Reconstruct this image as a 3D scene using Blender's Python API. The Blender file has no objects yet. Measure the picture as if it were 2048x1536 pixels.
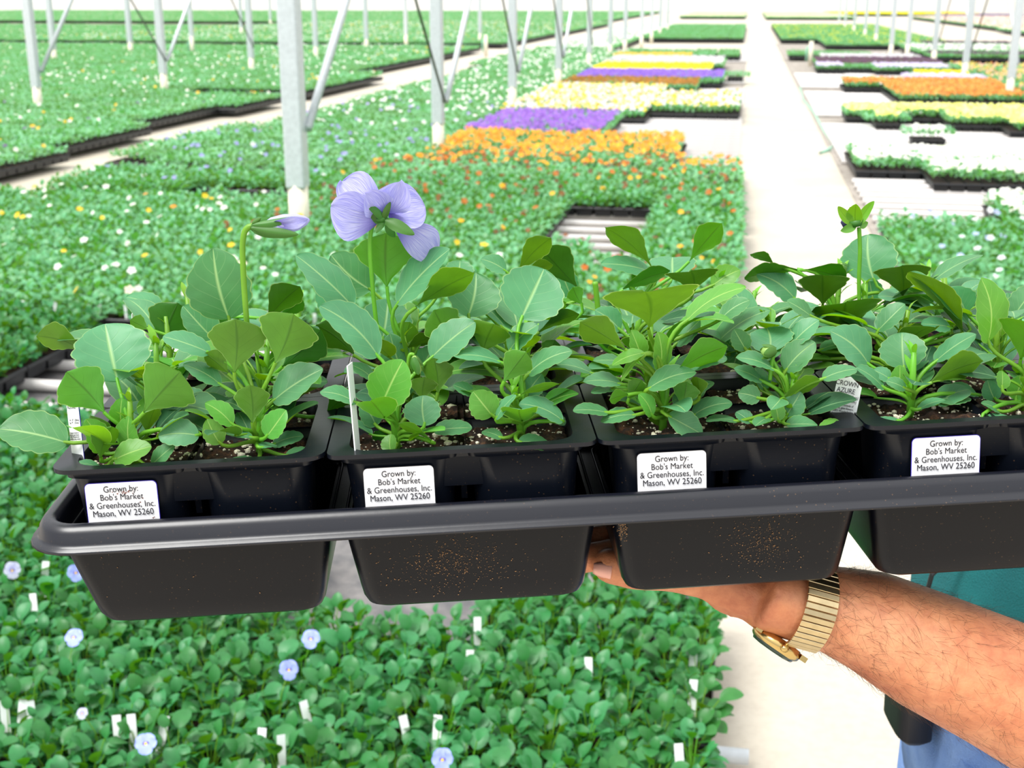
import bpy, bmesh, math, random
import numpy as np
from mathutils import Vector, Matrix, Quaternion
S = bpy.context.scene
COL = S.collection
R = math.radians
# ---------------------------------------------------------------- camera, sky, sun, exposure
PITCH, YAW, FPX = R(17.2), R(10.4), 2500.0
CAMP = Vector((0, 0, 1.5))
FW = Vector((-math.sin(YAW)*math.cos(PITCH), math.cos(YAW)*math.cos(PITCH), -math.sin(PITCH)))
RT = Vector((math.cos(YAW), math.sin(YAW), 0))
UP = RT.cross(FW)
FH = Vector((-math.sin(YAW), math.cos(YAW), 0))
cam_data = bpy.data.cameras.new('camera')
cam = bpy.data.objects.new('camera', cam_data)
COL.objects.link(cam)
cam.matrix_world = Matrix((
    (RT.x, UP.x, -FW.x, CAMP.x), (RT.y, UP.y, -FW.y, CAMP.y), (RT.z, UP.z, -FW.z, CAMP.z), (0, 0, 0, 1)))
cam_data.sensor_width = 36
cam_data.lens = 36*FPX/2048
cam_data.clip_start = 0.02
cam_data.clip_end = 400
cam_data.dof.use_dof = True
cam_data.dof.focus_distance = 0.64
cam_data.dof.aperture_fstop = 22
S.camera = cam
world = bpy.data.worlds.new('sky'); S.world = world
world.use_nodes = True
wn = world.node_tree.nodes; wl = world.node_tree.links
bg = wn['Background']
tc = wn.new('ShaderNodeTexCoord'); sx = wn.new('ShaderNodeSeparateXYZ'); cr = wn.new('ShaderNodeValToRGB')
wl.new(tc.outputs['Generated'], sx.inputs[0]); wl.new(sx.outputs['Z'], cr.inputs[0]); wl.new(cr.outputs[0], bg.inputs[0])
cr.color_ramp.elements[0].position = 0.0; cr.color_ramp.elements[0].color = (.42, .44, .47, 1)
cr.color_ramp.elements[1].position = 0.75; cr.color_ramp.elements[1].color = (1, 1, 1, 1)
bg.inputs[1].default_value = 1.15
sun_d = bpy.data.lights.new('sun', 'SUN'); sun = bpy.data.objects.new('sun', sun_d); COL.objects.link(sun)
sun_d.energy = 2.6; sun_d.angle = R(30); sun_d.color = (1, .985, .95)
sun.rotation_euler = (R(24), R(-22), 0)
S.view_settings.view_transform = 'Standard'; S.view_settings.look = 'None'
S.view_settings.exposure = 0.65; S.view_settings.gamma = 1; S.view_settings.use_curve_mapping = False

# ---------------------------------------------------------------- helpers
def ray(x, y):
    return RT*((x-1024)/FPX) + UP*(-(y-768)/FPX) + FW
def at(x, y, d):                      # the point seen at photo position x, y at depth d
    return CAMP + ray(x, y)*d
def onz(x, y, z):
    r = ray(x, y); return CAMP + r*((z-CAMP.z)/r.z)
def lv(a, f, z):                      # level frame: sideways, forward, height
    p = RT*a + FH*f; return Vector((p.x, p.y, z))
def proj(p):
    v = Vector(p)-CAMP; d = v.dot(FW); return 1024+FPX*v.dot(RT)/d, 768-FPX*v.dot(UP)/d, d
def meta(o, label=None, cat=None, group=None, kind=None):
    if label: o['label'] = label
    if cat: o['category'] = cat
    if group: o['group'] = group
    if kind: o['kind'] = kind
    return o
def empty(name, loc, label, cat, group=None, rot=None):
    o = bpy.data.objects.new(name, None); COL.objects.link(o); o.location = loc
    o.empty_display_size = .02
    if rot is not None: o.rotation_euler = rot
    return meta(o, label, cat, group)
class MB:
    def __init__(s): s.v = []; s.f = []; s.uv = []; s.mi = []; s.col = []
    def add(s, v, f, mi=0, uv=None):
        n = len(s.v); s.v += [tuple(p) for p in v]
        for q in f: s.f.append(tuple(i+n for i in q)); s.mi.append(mi)
        s.uv += uv if uv else [(0, 0)]*len(v)
        return s
    def box(s, c, d, mi=0, M=None):
        c = Vector(c); v = []
        for x in (-.5, .5):
            for y in (-.5, .5):
                for z in (-.5, .5):
                    p = Vector((x*d[0], y*d[1], z*d[2]))
                    v.append((M @ p if M else p)+c)
        return s.add(v, [(0,1,3,2),(4,6,7,5),(0,4,5,1),(2,3,7,6),(0,2,6,4),(1,5,7,3)], mi)
    def tube(s, pts, rad, n=8, mi=0, caps=True, flat=1.0, ref=None):
        pts = [Vector(p) for p in pts]; m = len(pts)
        if not hasattr(rad, '__len__'): rad = [rad]*m
        v = []; a = None
        for i, p in enumerate(pts):
            t = (pts[min(i+1, m-1)]-pts[max(i-1, 0)]).normalized()
            if a is None:
                r0 = Vector(ref) if ref else (Vector((0,0,1)) if abs(t.z) < .9 else Vector((1,0,0)))
                a = (r0-t*r0.dot(t)).normalized()
            else: a = (a-t*a.dot(t)).normalized()
            b = t.cross(a); r = rad[i]
            ra, rb = (r if hasattr(r, '__len__') else (r, r*flat))
            for k in range(n):
                th = 2*math.pi*k/n; v.append(p+a*math.cos(th)*ra+b*math.sin(th)*rb)
        f = [(i*n+k, i*n+(k+1)%n, (i+1)*n+(k+1)%n, (i+1)*n+k) for i in range(m-1) for k in range(n)]
        if caps: f += [tuple(range(n-1, -1, -1)), tuple((m-1)*n+k for k in range(n))]
        return s.add(v, f, mi)
    def build(s, name, mats, parent=None, loc=None, smooth=True, origin=None):
        me = bpy.data.meshes.new(name)
        o0 = Vector(origin) if origin is not None else Vector((0,0,0))
        me.from_pydata([tuple(Vector(p)-o0) for p in s.v] if origin is not None else s.v, [], s.f)
        if not isinstance(mats, (list, tuple)): mats = [mats]
        for m in mats: me.materials.append(m)
        me.polygons.foreach_set('material_index', s.mi)
        me.polygons.foreach_set('use_smooth', [smooth]*len(s.f))
        uvl = me.uv_layers.new(name='UVMap')
        idx = np.empty(len(me.loops), dtype=np.int32); me.loops.foreach_get('vertex_index', idx)
        uvl.data.foreach_set('uv', np.array(s.uv, dtype=np.float32)[idx].ravel())
        me.update()
        o = bpy.data.objects.new(name, me); COL.objects.link(o)
        if parent: o.parent = parent
        if origin is not None and parent is None: o.location = o0
        if loc is not None: o.location = loc
        return o
def np_mesh(name, V, F, mat, col=None, parent=None, smooth=False):
    me = bpy.data.meshes.new(name); V = np.asarray(V, dtype=np.float32); F = np.asarray(F, dtype=np.int32)
    k = F.shape[1]
    me.vertices.add(len(V)); me.vertices.foreach_set('co', V.ravel())
    me.loops.add(F.size); me.loops.foreach_set('vertex_index', F.ravel())
    me.polygons.add(len(F)); me.polygons.foreach_set('loop_start', np.arange(0, F.size, k, dtype=np.int32))
    me.polygons.foreach_set('loop_total', np.full(len(F), k, dtype=np.int32))
    if smooth: me.polygons.foreach_set('use_smooth', [True]*len(F))
    me.update(calc_edges=True)
    if col is not None:
        a = me.attributes.new('tint', 'FLOAT_COLOR', 'POINT')
        a.data.foreach_set('color', np.hstack([col, np.ones((len(col), 1))]).astype(np.float32).ravel())
    me.materials.append(mat)
    o = bpy.data.objects.new(name, me); COL.objects.link(o)
    if parent: o.parent = parent
    return o
def bev(o, w, seg=2):
    m = o.modifiers.new('bevel', 'BEVEL'); m.width = w; m.segments = seg; m.limit_method = 'ANGLE'; m.angle_limit = R(35); return o
def sm(o, ang=40):
    for p in o.data.polygons: p.use_smooth = True
    try: o.data.set_sharp_from_angle(angle=R(ang))
    except Exception: pass
    return o

# ---------------------------------------------------------------- materials
def s2l(c):
    return tuple(((x/255)/12.92 if x/255 <= .04045 else ((x/255+.055)/1.055)**2.4) for x in c)+(1,)
class NT:
    def __init__(s, name):
        s.m = bpy.data.materials.new(name); s.m.use_nodes = True; s.t = s.m.node_tree; s.n = s.t.nodes
        s.b = s.n['Principled BSDF']; s.out = s.n['Material Output']
    def new(s, t, **k):
        n = s.n.new(t)
        for a, v in k.items(): setattr(n, a, v)
        return n
    def link(s, a, b): s.t.links.new(a, b)
    def math(s, op, a, b=None, c=None):
        n = s.new('ShaderNodeMath', operation=op)
        for i, v in enumerate((a, b, c)):
            if v is None: continue
            if isinstance(v, (int, float)): n.inputs[i].default_value = v
            else: s.link(v, n.inputs[i])
        return n.outputs[0]
    def noise(s, scale, det=3, rough=.5, vec=None):
        n = s.new('ShaderNodeTexNoise'); n.inputs['Scale'].default_value = scale; n.inputs['Detail'].default_value = det
        n.inputs['Roughness'].default_value = rough
        if vec is not None: s.link(vec, n.inputs['Vector'])
        return n
    def ramp(s, f, stops):
        n = s.new('ShaderNodeValToRGB'); e = n.color_ramp.elements
        while len(e) < len(stops): e.new(.5)
        for i, (p, c) in enumerate(stops):
            e[i].position = p; e[i].color = c if hasattr(c, '__len__') else (c, c, c, 1)
        s.link(f, n.inputs[0]); return n.outputs[0]
    def mix(s, f, a, b, bt='MIX'):
        n = s.new('ShaderNodeMix', data_type='RGBA', blend_type=bt)
        for sock, v in ((n.inputs[0], f), (n.inputs[6], a), (n.inputs[7], b)):
            if isinstance(v, (int, float)): sock.default_value = v
            elif isinstance(v, tuple): sock.default_value = v
            else: s.link(v, sock)
        return n.outputs[2]
    def bump(s, h, strength=.3, dist=.001):
        n = s.new('ShaderNodeBump'); n.inputs['Strength'].default_value = strength; n.inputs['Distance'].default_value = dist
        s.link(h, n.inputs['Height']); s.link(n.outputs[0], s.b.inputs['Normal']); return n
def simple(name, col, rough=.5, metal=0, var=.1, scale=30, spec=.5, bump=0):
    t = NT(name); c = s2l(col)
    tcn = t.new('ShaderNodeTexCoord'); nz = t.noise(scale, 3, vec=tcn.outputs['Object'])
    dark = tuple(x*(1-var) for x in c[:3])+(1,); lite = tuple(min(1, x*(1+var)) for x in c[:3])+(1,)
    t.link(t.ramp(nz.outputs[0], [(.3, dark), (.7, lite)]), t.b.inputs['Base Color'])
    t.b.inputs['Roughness'].default_value = rough; t.b.inputs['Metallic'].default_value = metal
    t.b.inputs['Specular IOR Level'].default_value = spec
    if bump: t.bump(nz.outputs[0], bump, .002)
    return t.m
def leaf_mat(name, top, under, vein, trans=.3, rough=.45, veins=True, rnd=.25):
    t = NT(name)
    uv = t.new('ShaderNodeUVMap'); sp = t.new('ShaderNodeSeparateXYZ'); t.link(uv.outputs[0], sp.inputs[0])
    geo = t.new('ShaderNodeNewGeometry'); oi = t.new('ShaderNodeObjectInfo')
    tcn = t.new('ShaderNodeTexCoord')
    nz = t.noise(70, 3, vec=tcn.outputs['Object'])
    base = t.mix(geo.outputs['Backfacing'], top, under)
    k = t.math('MULTIPLY_ADD', nz.outputs[0], .5, .75)
    r = t.math('MULTIPLY_ADD', oi.outputs['Random'], rnd, 1-rnd/2)
    hs = t.new('ShaderNodeHueSaturation'); t.link(t.math('MULTIPLY', k, r), hs.inputs['Value'])
    t.link(t.math('MULTIPLY_ADD', oi.outputs['Random'], .03, .485), hs.inputs['Hue']); t.link(base, hs.inputs['Color'])
    colr = hs.outputs[0]
    if veins:
        au = t.math('ABSOLUTE', sp.outputs[0])
        # midrib: thin line at u = 0 ; laterals slanting forward
        mid = t.math('SUBTRACT', 1, t.math('SMOOTH_MIN', t.math('DIVIDE', au, .07), 1, .1))
        lat = t.math('FRACT', t.math('MULTIPLY', t.math('SUBTRACT', sp.outputs[1], t.math('MULTIPLY', au, .38)), 5.5))
        lat = t.math('ABSOLUTE', t.math('SUBTRACT', lat, .5))
        lat = t.math('SUBTRACT', 1, t.math('SMOOTH_MIN', t.math('DIVIDE', lat, .06), 1, .1))
        lat = t.math('MULTIPLY', lat, t.math('SUBTRACT', .75, t.math('MULTIPLY', au, .6)))
        lat = t.math('MAXIMUM', lat, 0)
        vv = t.math('MAXIMUM', t.math('MAXIMUM', mid, 0), t.math('MULTIPLY', lat, .34))
        fac = t.math('MULTIPLY', vv, .75)
        vcol = t.mix(geo.outputs['Backfacing'], vein, tuple(c*.55 for c in under[:3])+(1,))
        colr = t.mix(fac, colr, vcol)
        edge = t.math('MULTIPLY', t.math('GREATER_THAN', au, .965), .4)
        colr = t.mix(edge, colr, (.45, .62, .22, 1))
        hh = t.math('MULTIPLY_ADD', vv, -1.0, t.math('MULTIPLY', nz.outputs[0], .6))
        t.bump(hh, .35, .0006)
    t.link(colr, t.b.inputs['Base Color']); t.b.inputs['Roughness'].default_value = rough
    t.b.inputs['Specular IOR Level'].default_value = .45
    tr = t.new('ShaderNodeBsdfTranslucent'); mx = t.new('ShaderNodeMixShader')
    h2 = t.new('ShaderNodeHueSaturation'); h2.inputs['Hue'].default_value = .475; h2.inputs['Saturation'].default_value = 1.15; h2.inputs['Value'].default_value = 1.5
    t.link(colr, h2.inputs['Color']); t.link(h2.outputs[0], tr.inputs[0])
    mx.inputs[0].default_value = trans
    t.link(t.b.outputs[0], mx.inputs[1]); t.link(tr.outputs[0], mx.inputs[2]); t.link(mx.outputs[0], t.out.inputs[0])
    return t.m
M = {}
M['leaf'] = leaf_mat('pansy_leaf', s2l((84, 144, 96)), s2l((78, 134, 40)), s2l((170, 208, 140)), .32, .42)
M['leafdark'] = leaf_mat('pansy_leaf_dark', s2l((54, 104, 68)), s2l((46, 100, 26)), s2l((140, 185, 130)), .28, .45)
M['leafyoung'] = leaf_mat('pansy_leaf_young', s2l((96, 164, 66)), s2l((104, 162, 40)), s2l((190, 226, 130)), .4, .38)
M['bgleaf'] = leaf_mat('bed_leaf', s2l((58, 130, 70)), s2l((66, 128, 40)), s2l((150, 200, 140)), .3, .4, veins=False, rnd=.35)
M['midleaf_hazed'] = leaf_mat('mid_leaf_hazed', s2l((104, 168, 116)), s2l((96, 160, 76)), s2l((150, 200, 140)), .3, .4, veins=False, rnd=.3)  # bed leaf made paler: distance haze and glare painted into the green
M['farleaf_hazed'] = leaf_mat('far_leaf_hazed', s2l((128, 186, 138)), s2l((106, 172, 96)), s2l((150, 200, 140)), .35, .5, veins=False, rnd=.2)  # paler still, the veil of far haze and glare put into the leaf colour
M['petiole'] = leaf_mat('petiole', s2l((112, 172, 48)), s2l((112, 172, 48)), s2l((150, 200, 80)), .25, .4, veins=False)
M['sepal'] = leaf_mat('sepal', s2l((66, 118, 44)), s2l((104, 150, 60)), s2l((150, 190, 90)), .2, .45, veins=False)
def plastic(name, col, rough, dirt=.5, spec=.4):
    t = NT(name); tcn = t.new('ShaderNodeTexCoord')
    n1 = t.noise(260, 2, .5, tcn.outputs['Object']); n2 = t.noise(14, 3, .6, tcn.outputs['Object'])
    sp = t.new('ShaderNodeTexVoronoi', feature='F1'); sp.inputs['Scale'].default_value = 420; t.link(tcn.outputs['Object'], sp.inputs['Vector'])
    speck = t.math('LESS_THAN', sp.outputs['Distance'], .17)
    patch = t.ramp(n2.outputs[0], [(.50, 0.0), (.68, 1.0)])
    gate = t.math('GREATER_THAN', n1.outputs[0], .5)
    d = t.math('MULTIPLY', t.math('MULTIPLY', speck, gate), t.math('MULTIPLY_ADD', patch, dirt, .03))
    t.link(t.mix(t.math('MINIMUM', t.math('MULTIPLY', d, 1.2), 1), s2l(col), s2l((158, 122, 84))), t.b.inputs['Base Color'])
    t.link(t.math('MULTIPLY_ADD', n2.outputs[0], .2, rough-.1), t.b.inputs['Roughness'])
    t.b.inputs['Specular IOR Level'].default_value = spec
    t.bump(t.math('MULTIPLY', n1.outputs[0], 1), .05, .0005)
    return t.m
M['tray'] = plastic('tray_plastic', (6, 8, 16), .30, .12, .26)
M['rim'] = plastic('rim_plastic', (14, 16, 26), .30, .12, .6)
M['pack'] = plastic('pack_plastic', (9, 14, 24), .32, .2)
M['bgtray'] = simple('bed_tray_plastic', (30, 32, 36), .45, var=.2)
def soil():
    t = NT('potting_soil'); tcn = t.new('ShaderNodeTexCoord')
    n = t.noise(220, 5, .7, tcn.outputs['Object'])
    t.link(t.ramp(n.outputs[0], [(.32, s2l((16, 9, 6))), (.52, s2l((52, 32, 20))), (.68, s2l((104, 68, 40)))]), t.b.inputs['Base Color'])
    t.b.inputs['Roughness'].default_value = .95; t.bump(n.outputs[0], 1, .004); return t.m
M['soil'] = soil()
M['perlite'] = simple('perlite', (226, 220, 196), .9, var=.15, scale=300, bump=.3)
M['white'] = simple('white_label_paper', (244, 244, 246), .5, var=.02)
M['ink'] = simple('black_ink', (28, 26, 34), .6, var=.02)
M['stain'] = simple('brown_stain', (110, 52, 34), .7, var=.3, scale=900)
M['tagw'] = simple('white_tag_plastic', (236, 240, 240), .35, var=.03)
M['tagblue'] = simple('blue_print', (60, 40, 190), .4, var=.05)
def petal_mat(name, c1, c2, deep, trans=.35):
    t = NT(name); uv = t.new('ShaderNodeUVMap'); sp = t.new('ShaderNodeSeparateXYZ'); t.link(uv.outputs[0], sp.inputs[0])
    wv = t.noise(5, 2, .5); cb = t.new('ShaderNodeCombineXYZ')
    t.link(t.math('MULTIPLY', t.math('DIVIDE', sp.outputs[0], t.math('ADD', sp.outputs[1], .6)), 5), cb.inputs[0]); t.link(t.math('MULTIPLY', sp.outputs[1], .6), cb.inputs[1])
    t.link(cb.outputs[0], wv.inputs['Vector'])
    c = t.ramp(wv.outputs[0], [(.35, c1), (.65, c2)])
    c = t.mix(t.ramp(sp.outputs[1], [(.08, 1.0), (.5, 0.0)]), c, deep)
    t.link(c, t.b.inputs['Base Color']); t.b.inputs['Roughness'].default_value = .55
    t.bump(wv.outputs[0], .5, .001)
    tr = t.new('ShaderNodeBsdfTranslucent'); mx = t.new('ShaderNodeMixShader'); t.link(c, tr.inputs[0]); mx.inputs[0].default_value = trans
    t.link(t.b.outputs[0], mx.inputs[1]); t.link(tr.outputs[0], mx.inputs[2]); t.link(mx.outputs[0], t.out.inputs[0])
    return t.m
M['petal'] = petal_mat('lilac_petal', s2l((160, 158, 228)), s2l((196, 194, 240)), s2l((112, 96, 200)))
M['petalpale'] = petal_mat('pale_petal', s2l((206, 208, 240)), s2l((226, 226, 246)), s2l((190, 190, 235)))
def tint_mat(name, trans=.25):
    t = NT(name); a = t.new('ShaderNodeAttribute'); a.attribute_name = 'tint'
    t.link(a.outputs['Color'], t.b.inputs['Base Color']); t.b.inputs['Roughness'].default_value = .6
    tr = t.new('ShaderNodeBsdfTranslucent'); mx = t.new('ShaderNodeMixShader'); t.link(a.outputs['Color'], tr.inputs[0]); mx.inputs[0].default_value = trans
    t.link(t.b.outputs[0], mx.inputs[1]); t.link(tr.outputs[0], mx.inputs[2]); t.link(mx.outputs[0], t.out.inputs[0])
    return t.m
M['blossom'] = tint_mat('blossom_petals')
def concrete():
    t = NT('pale_concrete'); tcn = t.new('ShaderNodeTexCoord')
    n = t.noise(1.6, 4, .6, tcn.outputs['Object']); n2 = t.noise(40, 4, .6, tcn.outputs['Object'])
    c = t.ramp(n.outputs[0], [(.3, s2l((184, 174, 158))), (.7, s2l((198, 190, 176)))])
    c = t.mix(.14, c, t.ramp(n2.outputs[0], [(.35, s2l((170, 150, 125))), (.55, s2l((250, 246, 238)))]), 'MULTIPLY')
    t.link(c, t.b.inputs['Base Color']); t.b.inputs['Roughness'].default_value = .5; t.bump(n2.outputs[0], .2, .003); return t.m
M['floor'] = concrete()
def fabric(nm, ca, cb):
    t = NT(nm); tcn = t.new('ShaderNodeTexCoord'); n = t.noise(9, 4, .7, tcn.outputs['Object'])
    t.link(t.ramp(n.outputs[0], [(.35, s2l(ca)), (.7, s2l(cb))]), t.b.inputs['Base Color']); t.b.inputs['Roughness'].default_value = .9; return t.m
M['fabric'] = fabric('ground_fabric', (86, 86, 88), (128, 124, 122)); M['fabric2'] = fabric('dusty_ground_fabric', (128, 120, 112), (176, 168, 158))
M['pipe'] = simple('white_pipe', (214, 210, 208), .4, var=.04)
M['galv'] = simple('galvanised_steel', (206, 212, 216), .42, .25, var=.08, scale=40)
M['base'] = simple('post_foot_concrete', (226, 220, 200), .8, var=.06)
M['cable'] = simple('dark_brace_cable', (92, 104, 92), .6, var=.1)
M['rust'] = simple('brown_rust', (140, 96, 70), .8)
M['hose'] = simple('green_hose', (150, 206, 178), .5)
M['wall'] = None
# ---------------------------------------------------------------- leaf, blossom shapes
def blade(mb, B, T, N, w, nt=20, nu=8, p=.85, q=.62, fold=.12, arch=.08, sc=.045, teeth=5, seed=0, mi=0, wav=.02, tipcurl=0):
    B, T = Vector(B), Vector(T); L = (T-B).length; ax = (T-B)/L
    N = Vector(N); N = (N-ax*N.dot(ax)).normalized(); sd = ax.cross(N)
    rg = random.Random(seed); ph = rg.random()*6.28; k1 = rg.uniform(-.06, .06); asym = rg.uniform(-.06, .06)
    v = []; uv = []
    for i in range(nt+1):
        s = i/nt; t = (1-math.cos(math.pi*s))/2*.75+s*.25
        h = max(0, math.sin(math.pi*min(1, max(0, t))**p))**q * w/2
        if i == 0: h = w*.02
        if i == nt: h = w*.03
        for j in range(nu+1):
            u = -1+2*j/nu; uu = abs(u)
            hh = h*(1+asym*(1 if u > 0 else -1))
            scal = 1+sc*(abs(math.sin(math.pi*teeth*t+(.4 if u > 0 else 0)))-.6)*min(1, uu*uu*1.2)
            x = u*hh*scal
            z = fold*hh*2*uu**1.4 + arch*L*4*t*(1-t) - tipcurl*L*t**3 + wav*L*math.sin(ph+t*7+u*2.2)*uu
            y = t*L + k1*L*0
            v.append(B+ax*y+sd*(x+k1*L*math.sin(math.pi*t))+N*z); uv.append((u, t))
    f = [(i*(nu+1)+j, i*(nu+1)+j+1, (i+1)*(nu+1)+j+1, (i+1)*(nu+1)+j) for i in range(nt) for j in range(nu)]
    mb.add(v, f, mi, uv)
def bez(p0, p1, p2, p3, n):
    return [p0*(1-t)**3+p1*3*t*(1-t)**2+p2*3*t*t*(1-t)+p3*t**3 for t in (i/n for i in range(n+1))]
def petiole(mb, c, B, ax, r0=.0013, r1=.0009, n=8, seg=6, mi=1):
    d = (B-c).length
    mb.tube(bez(c, c+Vector((0,0,.45*d)), B-ax*.35*d, B+ax*.002, n), [r0+(r1-r0)*i/n for i in range(n+1)], seg, mi, caps=False)

# ---------------------------------------------------------------- the setting
floor = MB(); floor.box((-10, 60, -.05), (150, 150, .1)); fl = floor.build('floor', M['floor'], smooth=False); meta(fl, kind='structure')
def matte(name, c, trans):
    t = NT(name); wv = t.new('ShaderNodeTexWave', wave_type='BANDS', bands_direction='X'); wv.inputs['Scale'].default_value = .6; wv.inputs['Distortion'].default_value = .3
    tcn = t.new('ShaderNodeTexCoord'); t.link(tcn.outputs['Object'], wv.inputs['Vector'])
    col = t.mix(.12, s2l(c), wv.outputs['Color'], 'MULTIPLY')
    t.link(col, t.b.inputs['Base Color']); t.b.inputs['Roughness'].default_value = .6
    tr = t.new('ShaderNodeBsdfTranslucent'); tr.inputs[0].default_value = s2l(c); mx = t.new('ShaderNodeMixShader'); mx.inputs[0].default_value = trans
    t.link(t.b.outputs[0], mx.inputs[1]); t.link(tr.outputs[0], mx.inputs[2]); t.link(mx.outputs[0], t.out.inputs[0]); return t.m
M['wall'] = matte('greenhouse_wall_sheet', (250, 248, 246), .5)
w_ = MB(); w_.box((-25, 134.9, 2.5), (120, .1, 5)); o = w_.build('wall_back', M['wall'], smooth=False); meta(o, kind='structure')
w_ = MB(); w_.box((21, 97, 2.5), (.1, 76, 5)); o = w_.build('wall_right', M['wall'], smooth=False); meta(o, kind='structure')
# grey ground fabric under the beds
for i, (x0, x1, y0, y1) in enumerate([(-5.25, -.06, .4, 6), (-5.25, -.06, 6, 34), (.86, 8.0, 1.0, 44)]):
    b = MB(); b.box(((x0+x1)/2, (y0+y1)/2, .004), (x1-x0, y1-y0, .008)); o = b.build('trim_%d' % (i+1), M['fabric'] if i == 0 else M['fabric2'], smooth=False); meta(o, kind='structure')

# support pipes lying across the beds
def pipes(x0, x1, ys, label, group):
    src = None
    for y in ys:
        if src is None:
            b = MB(); b.tube([(x0, 0, .028), (x1, 0, .028)], .0245, 10); o = b.build('support_pipe', M['pipe']); src = o
        else:
            o = src.copy(); COL.objects.link(o)
        o.location = (0, y, .008)
        nm = [n_ for lim, n_ in GAPS[x0 > 0] if y < lim][0]
        meta(o, 'white pipe across the ground, '+nm, 'pipe', 'support pipes '+nm)
GAPS = {False: [(5.4, 'in the dark gap behind the near trays at the left'), (9.5, 'in the bare patch among the dark red flowers'), (16.5, 'in the bare gap between orange and yellow blocks'), (21.9, 'by the brown flower strip left of the aisle'), (99, 'in the far gap left of the aisle')],
        True: [(10.9, 'in the gap before the white flowers right of the aisle'), (15.9, 'in the gap before the lemon flowers'), (21.5, 'in the gap before the orange brown flowers'), (99, 'in the gap behind the orange brown flowers')]}
yl = [1.6+.27*i for i in range(0, 125)]
pipes(-5.2, -.04, [y for y in yl if 3.3 < y < 5.2 or 6.6 < y < 9.2 or 10.9 < y < 16.2 or 18.6 < y < 21.7 or 23 < y < 24 or 31 < y < 34.5],
      'white pipe lying across the ground under the trays of the bed left of the concrete aisle', 'support pipes under the left bed')
pipes(.9, 3.9, [y for y in yl if 8.2 < y < 10.8 or 12.0 < y < 15.8 or 16.8 < y < 21.2 or 22.3 < y < 26.3],
      'white pipe lying across the ground under the trays of the bed right of the concrete aisle', 'support pipes under the right bed')
b = MB(); b.tube([(-1.5, 0, .028), (.075, 0, .028)], .0165, 12); o = b.build('support_pipe', M['galv']); o.location = (0, 2.235, .008)
meta(o, 'grey pipe whose bare end pokes out from the near bed onto the aisle', 'pipe')

# ---------------------------------------------------------------- posts with braces
POSTS = {'a': [(598,415),(877,275),(1025,195),(1117,155),(1178,120),(1220,100),(1250,90),(1283,80),(1303,70),(1320,62),(1335,55)],
         'b': [(75,195),(328,165),(503,130),(632,105),(733,88),(812,78),(960,75)],
         'c': [(108,110),(261,95),(384,85),(483,62),(541,45)],
         'd': [(2020,175),(1930,140),(1868,113),(1815,100),(1782,100),(1752,76),(1730,66),(1708,58),(1690,50),(1678,46)]}
ROWN = {'a': ('galvanised post back along the row left of the concrete aisle', 'posts of the row left of the concrete aisle'),
        'b': ('galvanised post back along the row in the left field', 'posts of the second row from the centre, left field'),
        'c': ('thin galvanised post of the far left row, deep in the field', 'posts far back in the left field'),
        'd': ('galvanised post back along the row right of the concrete aisle', 'posts of the row right of the concrete aisle')}
SPEC = {('a',0): 'largest and nearest galvanised post, on a pale foot left of the lilac blossom',
        ('a',1): 'second nearest galvanised post, on a pale foot beside the purple and orange flowers',
        ('b',0): 'galvanised post near the left photo edge where cable and brace meet',
        ('b',1): 'galvanised post in the left field whose dark cable reaches it from the upper left',
        ('d',0): 'galvanised post at the right photo edge beside the orange flowers'}
post_xy = {}
for row, L in POSTS.items():
    for i, (px, py) in enumerate(L):
        p = onz(px, py, .28); post_xy[(row, i)] = p
        r = .062 if row == 'a' and i == 0 else (.055 if row != 'c' else .06)
        far = p.y > 30
        lab, grp = ROWN[row]
        NTH = ['nearest', 'second', 'third', 'fourth', 'fifth', 'sixth', 'seventh', 'eighth', 'ninth', 'tenth', 'eleventh']
        lab, grp2 = NTH[i]+' '+lab, grp
        if (row, i) in SPEC: lab = SPEC[(row, i)]
        root = empty('support_post', (p.x, p.y, 0), lab, 'post', grp)
        b = MB(); b.box((0, 0, 2.4), (2*r*.95, 2*r*.95, 4.0)); o = b.build('post_tube', M['galv'], root, smooth=False); bev(o, .012)
        b = MB(); b.tube([(0,0,0),(0,0,.42)], [r*1.08, r*.98], 12); b.build('concrete_foot', M['base'], root)
def brace(row, i, j, z0, z1, r, mat, name, toparent):
    P0 = post_xy[(row, i)]; P1 = post_xy[(row, j)]
    roots = [o for o in bpy.data.objects if o.name.startswith('support_post') and (Vector((o.location.x, o.location.y, 0))-Vector((P0.x, P0.y, 0))).length < .01]
    root = roots[0]; d = Vector((P1.x-P0.x, P1.y-P0.y, 0)); dn = d.normalized()
    a = dn*.03+Vector((.07, 0, z0)); e = d+Vector((.07, 0, z1))
    b = MB(); b.tube([a, e], r, 8); b.build(name, mat, root)
for row, n in (('a', 5), ('b', 3), ('d', 3)):
    for i in range(n-1):
        brace(row, i, i+1, .75 if row == 'a' and i == 0 else .6, 3.9, .028, M['galv'], 'diagonal_brace', 0)
        brace(row, i+1, i, .6, 3.9, .012, M['cable'], 'brace_cable', 0)
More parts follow.
